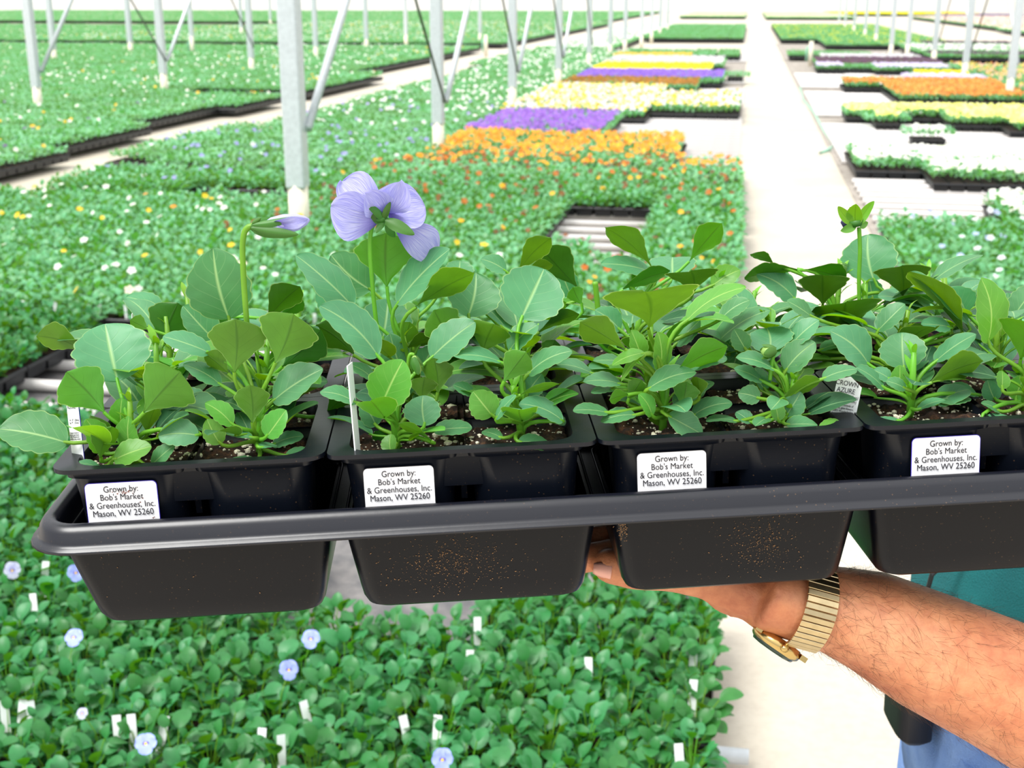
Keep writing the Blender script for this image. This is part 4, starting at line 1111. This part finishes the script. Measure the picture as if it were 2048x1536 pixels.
def part(mb, name, mat, key): root, p = plants[key]; return mb.build(name, mat, root, loc=(0,0,0), origin=p)
def curve_px(pts, v, n=14):
    P = [tplane(x, y, v) for x, y in pts]; out = []
    for i in range(len(P)-1):
        a, b_, c_, d = P[max(0,i-1)], P[i], P[i+1], P[min(len(P)-1,i+2)]
        for k in range(n//2):
            t = k/(n//2); out.append(.5*((2*b_)+(-a+c_)*t+(2*a-5*b_+4*c_-d)*t*t+(-a+3*b_-3*c_+d)*t**3))
    return out+[P[-1]]
def pxblade(mb, bx, by, tx, ty, w, v, dT=0, dB=0, roll=0, face=1, p_=1.0, q_=.6, fold=.1, arch=.08, wav=.02, seed=1, nt=14, nu=8, mi=0, sc=0):
    B = tplane(bx, by, v+dB); T = tplane(tx, ty, v+dT); n_ = (CAMP-(B+T)/2).normalized()*face; ax = (T-B).normalized()
    N = Quaternion(ax, R(roll)) @ (n_-ax*n_.dot(ax)).normalized(); s = (B-CAMP).dot(FW)/FPX
    blade(mb, B, T, N, w*s, nt, nu, p_, q_, fold, arch, sc, 5, seed, mi, wav)
# the big lilac flower, seen from behind, on its stem
v = CV[1]+.002
mb = MB(); mb.tube(curve_px([(762,690),(752,640),(744,560),(740,500),(742,462),(752,440),(768,436)], v), .0012, 8); part(mb, 'flower_stem', M['petiole'], (2,1))
PET = [(764,432,684,362,80,.012,-.002,14,3),(764,436,662,412,100,-.006,.0,-14,5),(768,430,730,386,64,-.014,.003,0,9),(772,430,800,362,74,-.008,.004,8,11),(778,436,850,412,96,.004,.003,-14,17),(786,446,872,514,74,.008,.002,0,23)]
fl_ = []
for i, (bx, by, tx, ty, w, dT, dB, roll, sd_) in enumerate(PET):
    mb = MB(); pxblade(mb, bx, by, tx, ty, w, v, dT, dB, roll, -1 if i not in (2,) else -1, 1.35, .55, -.14, -.10, .07, sd_, 18, 12)
    part(mb, 'petal', M['petal'], (2,1))
SEP = [(768,440,731,407,16,-.010,-.006),(766,442,738,428,20,-.006,-.006),(768,444,752,466,14,-.01,-.006),(770,440,829,469,26,-.012,-.008),(768,440,781,404,14,-.008,-.006),(772,448,790,474,18,.0,-.004),(764,446,744,436,16,-.004,-.006)]
for i, (bx, by, tx, ty, w, dT, dB) in enumerate(SEP):
    mb = MB(); pxblade(mb, bx, by, tx, ty, w, v, dT, dB, 15*(-1)**i, 1, .8, .6, -.12, .08, .02, i, 10, 6); part(mb, 'sepal', M['sepal'], (2,1))
mb = MB(); mb.tube([tplane(752,440,v-.006), tplane(764,437,v-.005), tplane(778,442,v-.002)], [.0012,.0024,.0012], 8); part(mb, 'receptacle', M['sepal'], (2,1))
# drooping bud on the tall stem
v = CV[0]+.004
mb = MB(); mb.tube(curve_px([(497,700),(493,640),(488,570),(485,500),(488,468),(496,455),(508,452)], v), [.0016], 8) if False else mb.tube(curve_px([(497,700),(493,640),(488,570),(485,500),(488,468),(496,455),(508,452)], v), .0015, 8)
part(mb, 'flower_stem', M['petiole'], (1,0))
mb = MB(); P = [tplane(x, y, v) for x, y in ((520,456),(545,452),(570,448),(595,444),(612,441),(619,440))]; mb.tube(P, [.0012,.0042,.0048,.0040,.0022,.0006], 12); part(mb, 'folded_petals', M['petalpale'], (1,0))
mb = MB(); pxblade(mb, 548, 444, 616, 437, 26, v, -.005, -.004, 20, -1, 1, .6, -.2, -.06, .05, 4); part(mb, 'petal', M['petal'], (1,0))
mb = MB(); mb.tube([tplane(x, y, v) for x, y in ((500,453),(512,455),(530,458))], [.0012,.0032,.0028], 10)
part(mb, 'receptacle', M['sepal'], (1,0))
for i, (bx, by, tx, ty, w, dT) in enumerate([(502,456,597,469,22,-.006),(504,450,592,434,16,-.004),(504,447,522,436,10,-.002),(506,462,560,474,14,.0),(503,450,560,440,16,.004)]):
    mb = MB(); pxblade(mb, bx, by, tx, ty, w, v, dT, -.003, 10*(-1)**i, 1, .9, .6, -.25, .05, .0, i, 12, 6); part(mb, 'sepal', M['sepal'], (1,0))
# green flower head without petals
v = CV[2]
mb = MB(); mb.tube(curve_px([(1719,612),(1718,560),(1720,500),(1718,455)], v), .0012, 8); part(mb, 'flower_stem', M['petiole'], (6,2))
for i, (bx, by, tx, ty, w, dT) in enumerate([(1706,448,1676,413,22,.0),(1711,448,1712,408,34,-.004),(1718,448,1748,402,20,.0),(1712,452,1681,462,18,-.006),(1718,450,1736,446,16,.004),(1712,446,1700,414,20,.006)]):
    mb = MB(); pxblade(mb, bx, by, tx, ty, w, v, dT, -.001, 12*(-1)**i, -1, .8, .62, -.15, .05, .01, i, 12, 6); o = part(mb, 'sepal', M['leafyoung' if i in (0,1,2) else 'sepal'], (6,2))
mb = MB(); P = [tplane(x, y, v+.003) for x, y in ((1705,448),(1692,447),(1683,443))]; mb.tube(P, [.003,.0035,.001], 8); part(mb, 'shrivelled_petal', simple('dark_violet_petal', (50, 46, 90), .6), (6,2))
mb = MB(); mb.tube([tplane(1711,440,v), tplane(1713,452,v)], [.0042,.003], 10); part(mb, 'receptacle', M['sepal'], (6,2))
# bare stem, small buds
mb = MB(); mb.tube(curve_px([(1202,690),(1196,620),(1190,564)], CV[2]), .0016, 8); part(mb, 'flower_stem', M['petiole'], (4,2))
def budlet(key, x, y, r, tx, ty, v):
    mb = MB(); a, b_ = tplane(x, y, v), tplane(tx, ty, v); mb.tube([a, a.lerp(b_, .25), a.lerp(b_, .55), a.lerp(b_, .85), b_], [.0008, r*.8, r, r*.7, .0005], 10); o = part(mb, 'bud', M['leafyoung'], key)
    for k in range(4):
        m2 = MB(); d = Quaternion((b_-a).normalized(), k*math.pi/2) @ (TB*-1); blade(m2, a+d*r*.5, a.lerp(b_, .95)+d*r*1.1, d, r*1.6, 8, 4, .9, .6, -.2, .12, 0, seed=k); part(m2, 'sepal', M['sepal'], key)
budlet((5,0), 1553, 702, .0034, 1522, 704, CV[0]-.002); budlet((2,0), 828, 712, .0026, 838, 748, CV[0]-.004); budlet((6,2), 1878, 604, .0035, 1890, 632, CV[2]-.01); budlet((6,3), 1680, 528, .003, 1690, 540, CV[3])
mb = MB(); mb.tube(curve_px([(1540,760),(1543,730),(1548,706)], CV[0]-.001), .0010, 6); part(mb, 'bud_stem', M['petiole'], (5,0))
mb = MB(); mb.tube(curve_px([(812,780),(816,730),(820,710),(828,710)], CV[0]), .0010, 6); part(mb, 'bud_stem', M['petiole'], (2,0))

# ---------------------------------------------------------------- plastic tags stuck in the packs
def tag(name_label, bx, by, tx, ty, v, wpx, yaw, pointed=True, text=True, dvt=0, back=False):
    B = tplane(bx, by, v); T = tplane(tx, ty, v+dvt); s = (B-CAMP).dot(FW)/FPX
    up = (T-B); h = up.length; up = up/h; sd = (TA*math.cos(R(yaw))+TB*math.sin(R(yaw))); sd = (sd-up*sd.dot(up)).normalized(); n = sd.cross(up)
    root = empty('plant_tag', B, name_label, 'plant tag'); root.matrix_world = Matrix(((sd.x, up.x, n.x, B.x), (sd.y, up.y, n.y, B.y), (sd.z, up.z, n.z, B.z), (0,0,0,1)))
    w = wpx*s; mb = MB(); e = -.003
    prof = [(-w/2, h*.93), (0, h*1.04), (w/2, h*.86), (w/2, e*.4), (0, e), (-w/2, e*.4)] if pointed else [(-w/2, h), (w/2, h), (w/2, e*.3), (0, e), (-w/2, e*.3)]
    m = len(prof); mb.add([(x, y, .0003) for x, y in prof]+[(x, y, -.0003) for x, y in prof], [tuple(range(m-1, -1, -1))], 0)
    mb.f = []; mb.mi = []
    mb.f += [tuple(range(m-1,-1,-1)), tuple(range(m, 2*m))]; mb.mi += [0, 0]
    for i in range(m): mb.f.append((i, (i+1) % m, m+(i+1) % m, m+i)); mb.mi.append(1 if text and i in (1, 2) else 0)
    mb.build('tag_stake', [M['tagw'], M['tagblue']], root, smooth=False)
    if text:
        z = .0006
        def tx_(body, size, x, y, al='LEFT', sxx=.8): return fnt(body, size, root, (x, y, z), 'printed_text', al, sxx)
        k = w/.0128
        tx_('CROWN\nAZURE', .0036*k, -w*.08, h*.84, 'CENTER', .82)
        tx_('Ht.  8"   (20cm)\nSp. 9"   (23cm)', .0022*k, -w*.36, h*.60, 'LEFT', .75)
        tx_('Compact mounds of\nvibrant, giant flowers.\nUSES: Wonderful for\nborders, beds, window', .00165*k, -w*.44, h*.42, 'LEFT', .72)
    return root
tag('white tag printed CROWN AZURE standing at the right in the third pack', 1681, 852, 1701, 757, CV[0]-.004, 50, -12, dvt=.004)
tag('grey white tag printed CROWN AZURE standing at the left corner of the first pack', 158, 925, 143, 786, CV[0]-.004, 32, -30, dvt=.008)
tag('thin white tag seen on edge in the second pack', 716, 912, 699, 728, CV[0]-.016, 40, 81, pointed=False, text=False, dvt=.004)
tag('white tag tip showing behind leaves in the rear left pack', 272, 700, 270, 622, CV[3], 14, 40, text=False)
# ---------------------------------------------------------------- the man holding the tray
def skinmat():
    t = NT('sunned_skin'); tcn = t.new('ShaderNodeTexCoord')
    n = t.noise(18, 4, .6, tcn.outputs['Object']); n2 = t.noise(160, 4, .65, tcn.outputs['Object']); n3 = t.noise(600, 2, .5, tcn.outputs['Object'])
    c = t.ramp(n.outputs[0], [(.28, s2l((178, 104, 72))), (.5, s2l((208, 138, 98))), (.75, s2l((226, 166, 126)))])
    c = t.mix(.35, c, t.ramp(n2.outputs[0], [(.3, s2l((190, 110, 80))), (.6, s2l((255, 240, 220)))]), 'MULTIPLY')
    sp = t.new('ShaderNodeTexVoronoi'); sp.inputs['Scale'].default_value = 26; t.link(tcn.outputs['Object'], sp.inputs['Vector'])
    c = t.mix(t.math('MULTIPLY', t.math('LESS_THAN', sp.outputs['Distance'], .035), .6), c, s2l((120, 66, 44)))
    t.link(c, t.b.inputs['Base Color']); t.b.inputs['Roughness'].default_value = .48
    t.b.inputs['Subsurface Weight'].default_value = .12; t.b.inputs['Subsurface Radius'].default_value = (.008, .003, .0015); t.b.inputs['Subsurface Scale'].default_value = .5
    t.bump(t.math('ADD', n2.outputs[0], t.math('MULTIPLY', n3.outputs[0], .4)), .45, .0012); return t.m
M['skin'] = skinmat()
def cloth(name, c1, c2, sc=8):
    t = NT(name); tcn = t.new('ShaderNodeTexCoord'); n = t.noise(sc, 3, .6, tcn.outputs['Object']); w = t.noise(700, 2, .5, tcn.outputs['Object'])
    c = t.ramp(n.outputs[0], [(.3, s2l(c1)), (.7, s2l(c2))]); t.link(t.mix(.25, c, w.outputs[0], 'MULTIPLY'), t.b.inputs['Base Color'])
    t.b.inputs['Roughness'].default_value = .9; t.bump(t.math('ADD', t.math('MULTIPLY', n.outputs[0], 8), w.outputs[0]), .5, .004); return t.m
M['shirt'] = cloth('teal_knit', (0, 92, 96), (10, 122, 124)); M['jeans'] = cloth('blue_denim', (92, 130, 196), (140, 172, 222), 14)
M['black'] = simple('black_nylon', (20, 20, 26), .55, var=.15); M['hair'] = simple('dark_hair', (74, 50, 34), .5, var=.2); M['hairg'] = simple('arm_hair', (84, 54, 34), .5)
M['gold'] = simple('gold_band', (206, 186, 144), .28, 1, var=.08, scale=200); M['goldrim'] = simple('gold_case', (206, 178, 116), .2, 1, var=.05); M['steel'] = simple('steel_back', (150, 152, 150), .25, 1)
M['glass'] = simple('dark_watch_crystal', (40, 60, 48), .05, var=.1); M['nail'] = simple('nail', (238, 176, 158), .3, var=.03)
man = empty('person', lv(.48, .95, 0), 'man in a teal shirt and blue jeans holding up the tray on his left hand', 'person')
mo = Vector(man.location)
bm_ = MB()
def limb(pts, rad, n=20): bm_.tube(pts, rad, n, 0, ref=(0, 0, 1))
SK = lambda l: [Vector(p) if not isinstance(p, tuple) or len(p) > 3 else lv(*p) for p in l]
bm_.tube(SK([(.485,.95,.84),(.485,.95,.95),(.50,.95,1.08),(.60,.95,1.26),(.64,.95,1.36),(.645,.95,1.42)]), [(.10,.15),(.11,.155),(.105,.145),(.112,.17),(.085,.15),(.045,.06)], 24, ref=tuple(RT))
limb(SK([(.645,.95,1.39),(.635,.95,1.50)]), [.055, .052])
bm_.tube(SK([(0.615,.95,1.47),(0.615,.95,1.51),(0.612,.95,1.57),(0.615,.95,1.63),(0.625,.95,1.68),(0.63,.95,1.705)]), [(.05,.045),(.075,.062),(.088,.072),(.093,.076),(.075,.064),(.03,.03)], 24, ref=tuple(RT))
limb(SK([(0.538,.95,1.6),(0.518,.95,1.565),(0.53,.95,1.555)]), [.008,.013,.012], 10)              # nose
limb(SK([(0.545,.93,1.53),(0.538,.95,1.53),(0.545,.97,1.53)]), [.006,.008,.006], 8)             # lips
for s_ in (-1, 1):
    limb(SK([(0.63,.95+.075*s_,1.605),(0.635,.95+.082*s_,1.58),(0.628,.95+.076*s_,1.55)]), [.012,.017,.01], 10)
    limb(SK([(.485,.95+.085*s_,.9),(.46 if s_ > 0 else .43,.95+.09*s_,.7),(.46 if s_ > 0 else .375,.95+.09*s_,.48),(.48 if s_ > 0 else .43,.95+.09*s_,.28),(.49 if s_ > 0 else .46,.95+.09*s_,.07)]), [.09,.08,.058,.055,.038])
    limb(SK([(.50 if s_ > 0 else .47,.95+.09*s_,.045),(.42 if s_ > 0 else .39,.95+.09*s_,.03)]), [.04,.032])
sh = lv(.60,.80,1.33); el = at(2400,1560,.70)
limb([lv(.62,.87,1.36), sh, sh.lerp(el,.5)+Vector((0,0,.0)), el], [.055,.062,.052,.043])
ARM = [(2400,1560,.70,.045,.047),(2250,1490,.70,.0445,.046),(2110,1425,.70,.040,.044),(1986,1362,.698,.0368,.041),(1848,1298,.696,.0335,.038),(1735,1240,.694,.0285,.034),(1655,1216,.692,.0236,.0305),(1610,1206,.691,.0222,.0295),(1575,1198,.690,.0215,.029),(1520,1178,.690,.021,.031)]
AP = [at(a[0], a[1], a[2]) for a in ARM]; AR = [(a[3], a[4]) for a in ARM]
bm_.tube(AP, AR, 28, ref=tuple(UP))
HB = BOT-.0006
def hp_(u, v, dw): return tl(u, v, HB-dw)
bm_.tube([AP[-1], hp_(.356,.075,.0195), hp_(.335,.090,.016), hp_(.308,.10,.0135), hp_(.288,.102,.0115)], [(.021,.031),(.0185,.034),(.0155,.038),(.0128,.040),(.0105,.038)], 24, ref=tuple(TC))
FING = [(.0,[(.294,.072),(.252,.069),(.228,.067),(.208,.066)],.0088),(.0,[(.290,.092),(.247,.091),(.220,.090),(.196,.089)],.0090),(.0,[(.290,.113),(.249,.114),(.223,.114),(.201,.113)],.0086),(.0,[(.293,.132),(.260,.136),(.240,.137),(.223,.138)],.0076)]
for v0, pts, r in FING:
    P = [hp_(u, v, r*1.05+.0015*(i == 1)) for i, (u, v) in enumerate(pts)]
    bm_.tube([P[0], P[0].lerp(P[1],.5), P[1], P[1].lerp(P[2],.5), P[2], P[3], P[3]-TA*.006], [r*1.15,r*.98,r*1.03,r*.94,r*.97,r*.85,r*.3], 14, ref=tuple(TC))
TH = [at(1500,1186,.692), at(1420,1152,.692), at(1340,1142,.692), at(1265,1140,.692), at(1208,1130,.692), at(1184,1130,.693)]
bm_.tube(TH, [.015,.0135,.0115,.0110,.0098,.004], 16, ref=tuple(UP))
bm_.tube([lv(.62,1.10,1.33), lv(.60,1.15,1.08), lv(.53,1.16,.88), lv(.50,1.16,.80)], [.06,.045,.03,.03], 16)
bm_.tube([lv(.505,1.16,.82), lv(.49,1.16,.76), lv(.485,1.16,.72)], [(.018,.036),(.015,.042),(.012,.038)], 16, ref=tuple(RT))
for k, dx in enumerate((-.03,-.01,.01,.03)):
    bm_.tube([lv(.485,1.16+dx,.73), lv(.48,1.16+dx*1.1,.69), lv(.475,1.16+dx*1.1,.655-.008*(k in (1,2)))], [.009,.0085,.007], 10)
bm_.tube([lv(.48,1.13,.80), lv(.46,1.11,.76), lv(.455,1.105,.72)], [.013,.011,.008], 10)
bm_.v = [tuple(Vector(p)-mo) for p in bm_.v]
body = bm_.build('body', M['skin'], man)
md = body.modifiers.new('join', 'REMESH'); md.mode = 'VOXEL'; md.voxel_size = .0028; md.use_smooth_shade = True
md = body.modifiers.new('soften', 'CORRECTIVE_SMOOTH') if False else body.modifiers.new('soften', 'SMOOTH'); md.factor = .5; md.iterations = 5
b = MB(); n0 = TH[-2].lerp(TH[-1], .3); ua = (TH[-1]-TH[-3]).normalized(); fn = (-FW*.92-UP*.25); fn = (fn-ua*fn.dot(ua)).normalized(); sdn = ua.cross(fn)
v = [n0+ua*(-.006+.010*i/6)+sdn*(.0062*math.cos((j-3)/3*1.3+math.pi/2) if False else .0048*(j-3)/3*(1-.35*(i/6)**3))+fn*(.0108-.003*((j-3)/3)**2-.0022*(i/6)) for i in range(7) for j in range(7)]
b.add([p-mo for p in v], [(i*7+j, i*7+j+1, (i+1)*7+j+1, (i+1)*7+j) for i in range(6) for j in range(6)]); o = b.build('thumbnail', M['nail'], man); o.modifiers.new('t', 'SOLIDIFY').thickness = .0008
# hair on the forearm
rh = random.Random(2); b = MB()
for k in range(2600):
    s = rh.uniform(0, 6.6)
    if s > 6.3 and rh.random() < .7: continue
    i = int(s); t = s-i; c = AP[i].lerp(AP[i+1], t); ra = AR[i][0]+(AR[i+1][0]-AR[i][0])*t; rb = AR[i][1]+(AR[i+1][1]-AR[i][1])*t
    ax = (AP[i+1]-AP[i]).normalized(); a = (UP-ax*UP.dot(ax)).normalized(); bb = ax.cross(a); th = rh.uniform(0, 6.28)
    nrm = (a*math.cos(th)/ra+bb*math.sin(th)/rb).normalized(); p = c+a*math.cos(th)*ra*.985+bb*math.sin(th)*rb*.985
    tang = nrm.cross(ax); d = (-ax*rh.uniform(-.3, 1)+tang*rh.uniform(-.9, .4)*1.0-UP*.5); d = (d-nrm*d.dot(nrm)).normalized(); L = rh.uniform(.006, .014)
    lift = rh.uniform(.15, .55)
    pts = [p, p+d*L*.45+nrm*L*lift*.55, p+d*L*.95+nrm*L*lift*.7]
    b.tube([q-mo for q in pts], [.000055,.00005,.00002], 3, caps=False)
o = b.build('arm_hair', M['hairg'], man); o['kind'] = 'stuff'
# clothes
def ringloft(mb, rings, n=40, cap=False, wob=.0, seed=0):
    L = []
    for k, (c, rx, ry) in enumerate(rings):
        c = lv(*c); L.append([tuple(c+RT*math.cos(2*math.pi*i/n)*rx*(1+wob*math.sin(7*2*math.pi*i/n+k*.8+seed))+FH*math.sin(2*math.pi*i/n)*ry*(1+wob*math.sin(5*2*math.pi*i/n+k+seed))-mo) for i in range(n)])
    loops(mb, L, 0, cap, cap)
b = MB(); ringloft(b, [((.487,.95,.945),.136,.185),((.487,.95,1.0),.134,.184),((.49,.95,1.06),.131,.182),((.525,.95,1.13),.131,.183),((.575,.95,1.20),.13,.187),((.61,.95,1.28),.127,.19),((.635,.95,1.35),.108,.17),((.643,.95,1.39),.08,.125),((.64,.95,1.415),.065,.08)], wob=.02)
for s0, e0 in ((sh, el), (lv(.62,1.10,1.33), lv(.60,1.16,1.08))):
    inn = lv(.62,.88,1.345) if s0 is sh else lv(.62,1.02,1.345)
    b.tube([inn-mo, s0-mo, s0.lerp(e0,.35)-mo, s0.lerp(e0,.6)-mo], [.062,.076,.072,.078], 24, caps=False)
b.tube([lv(.64,.95,1.40)-mo, lv(.637,.95,1.435)-mo], [.07,.066], 24, caps=False)
o = b.build('shirt', M['shirt'], man); md = o.modifiers.new('t', 'SOLIDIFY'); md.thickness = .003; md.offset = 1
b = MB(); ringloft(b, [((.485,.95,.985),.120,.165),((.484,.95,.94),.130,.175),((.484,.95,.88),.134,.18),((.482,.95,.82),.125,.178)], wob=.015, cap=True)
b.tube([lv(.455,.86,.90)-mo, lv(.445,.86,.82)-mo, lv(.40,.86,.70)-mo, lv(.375,.86,.50)-mo, lv(.42,.86,.30)-mo, lv(.455,.86,.09)-mo], [.094,.102,.092,.078,.074,.07], 24)
b.tube([lv(.475,1.04,.90)-mo, lv(.47,1.04,.70)-mo, lv(.465,1.04,.50)-mo, lv(.475,1.04,.30)-mo, lv(.49,1.04,.09)-mo], [.098,.095,.078,.074,.07], 24)
o = b.build('jeans', M['jeans'], man)
for s_, lx in ((-1, .455), (1, .49)):
    b = MB(); y = .95+.09*s_; b.tube([lv(lx+.05,y,.05)-mo, lv(lx,y,.055)-mo, lv(lx-.08,y,.045)-mo, lv(lx-.15,y,.035)-mo, lv(lx-.18,y,.03)-mo], [(.04,.035),(.05,.042),(.043,.048),(.034,.046),(.02,.03)], 16, ref=(0,0,1)); b.build('shoe', M['black'], man)
b = MB(); ringloft(b, [((.622,.95,1.625),.10,.084),((.626,.95,1.66),.092,.078),((.63,.95,1.69),.072,.062),((.632,.95,1.72),.02,.02)], wob=.03); b.tube([lv(.68,.95,1.55)-mo, lv(.69,.95,1.61)-mo, lv(.66,.95,1.68)-mo], [(.03,.055),(.035,.07),(.05,.07)], 14, ref=tuple(RT)); b.build('hair', M['hair'], man)
for s_ in (-1, 1):
    b = MB(); b.tube([lv(.534,.95+.03*s_,1.592)-mo, lv(.527,.95+.03*s_,1.592)-mo], [.011,.004], 12); b.build('eye', M['tagw'], man)
    b = MB(); b.tube([lv(.528,.95+.03*s_,1.592)-mo, lv(.5255,.95+.03*s_,1.592)-mo], [.005,.004], 12); b.build('iris', M['hair'], man)
# pouch on a strap
bag = empty('waist_pouch', lv(.335,.93,.95), 'black pouch on a thin strap hanging in front of the man in teal', 'bag'); bo = Vector(bag.location)
b = MB(); b.tube([lv(.575,.87,1.40)-bo, lv(.505,.88,1.32)-bo, lv(.435,.89,1.20)-bo, lv(.362,.90,1.10)-bo, lv(.336,.91,1.06)-bo, lv(.334,.93,.99)-bo], [(.0015,.0040)]*6, 6, ref=tuple(RT)); b.build('strap', M['black'], bag, smooth=False)
b = MB(); ctr = [((.338,.93,.900),.008,.018),((.336,.93,.91),.015,.03),((.334,.93,.985),.015,.032),((.334,.93,1.0),.009,.028)]
L = [[tuple(lv(c[0]+rx*math.copysign(abs(math.cos(t))**.5, math.cos(t)), c[1]+ry*math.copysign(abs(math.sin(t))**.5, math.sin(t)), c[2])-bo) for t in (2*math.pi*i/24 for i in range(24))] for c, rx, ry in ctr]
loops(b, L, 0, True, True); b.build('pouch', M['black'], bag)

# ---------------------------------------------------------------- wristwatch
wc = at(1603, 1208, .6905); wax = (at(1655,1222,.692)-at(1560,1196,.690)).normalized()
wa = (UP-wax*UP.dot(wax)).normalized(); wb = wax.cross(wa)
watch = empty('wristwatch', wc, 'gold expansion band wristwatch on the wrist under the tray', 'watch'); watch.matrix_world = Matrix(((wa.x, wb.x, wax.x, wc.x), (wa.y, wb.y, wax.y, wc.y), (wa.z, wb.z, wax.z, wc.z), (0,0,0,1)))
RA, RB, NL = .0243, .0312, 46
for k in range(NL):
    t0 = 2*math.pi*(k+.06)/NL; t1 = 2*math.pi*(k+.94)/NL
    mid = (t0+t1)/2
    if abs(((mid-math.pi+math.pi) % (2*math.pi))-math.pi) < .5: continue
    v = []
    for t in (t0, t1):
        for r in (0, .0019):
            for z in (-.0088, .0088):
                v.append(((RA+r)*math.cos(t), (RB+r)*math.sin(t), z))
    b = MB(); b.add(v, [(0,1,3,2),(4,6,7,5),(0,4,5,1),(2,3,7,6),(0,2,6,4),(1,5,7,3)]); o = b.build('band_link', M['gold'], watch, smooth=False); bev(o, .0003, 1)
case = empty('watch_case', (0,0,0), None, None); case.parent = watch; case.location = (-.0238, .002, -.0085); case.rotation_euler = (0, R(-109), 0)
b = MB(); n = 32
prof = [(.0095,-.0035),(.0135,-.003),(.0150,0),(.0145,.0022),(.0132,.0034)]
L = [[(r*math.cos(2*math.pi*i/n), r*math.sin(2*math.pi*i/n)*.95, z) for i in range(n)] for r, z in prof]; loops(b, L, 0, True, False); b.build('case_body', M['goldrim'], case)
b = MB(); L = [[(r*math.cos(2*math.pi*i/n), r*math.sin(2*math.pi*i/n)*.95, z) for i in range(n)] for r, z in [(.0130,.0032),(.0122,.0048),(.008,.0054),(.001,.0056)]]; loops(b, L, 0, False, True); b.build('crystal', M['glass'], case)
b = MB(); b.tube([(0,.0138,0),(0,.0165,0)], .0022, 10); b.build('crown', M['goldrim'], case)
for s_ in (-1, 1):
    b = MB(); b.box((0, 0, 0), (.004, .016, .003)); o = b.build('lug', M['goldrim'], case, loc=(s_*.0148, 0, -.001), smooth=False)
bpy.context.view_layer.update()
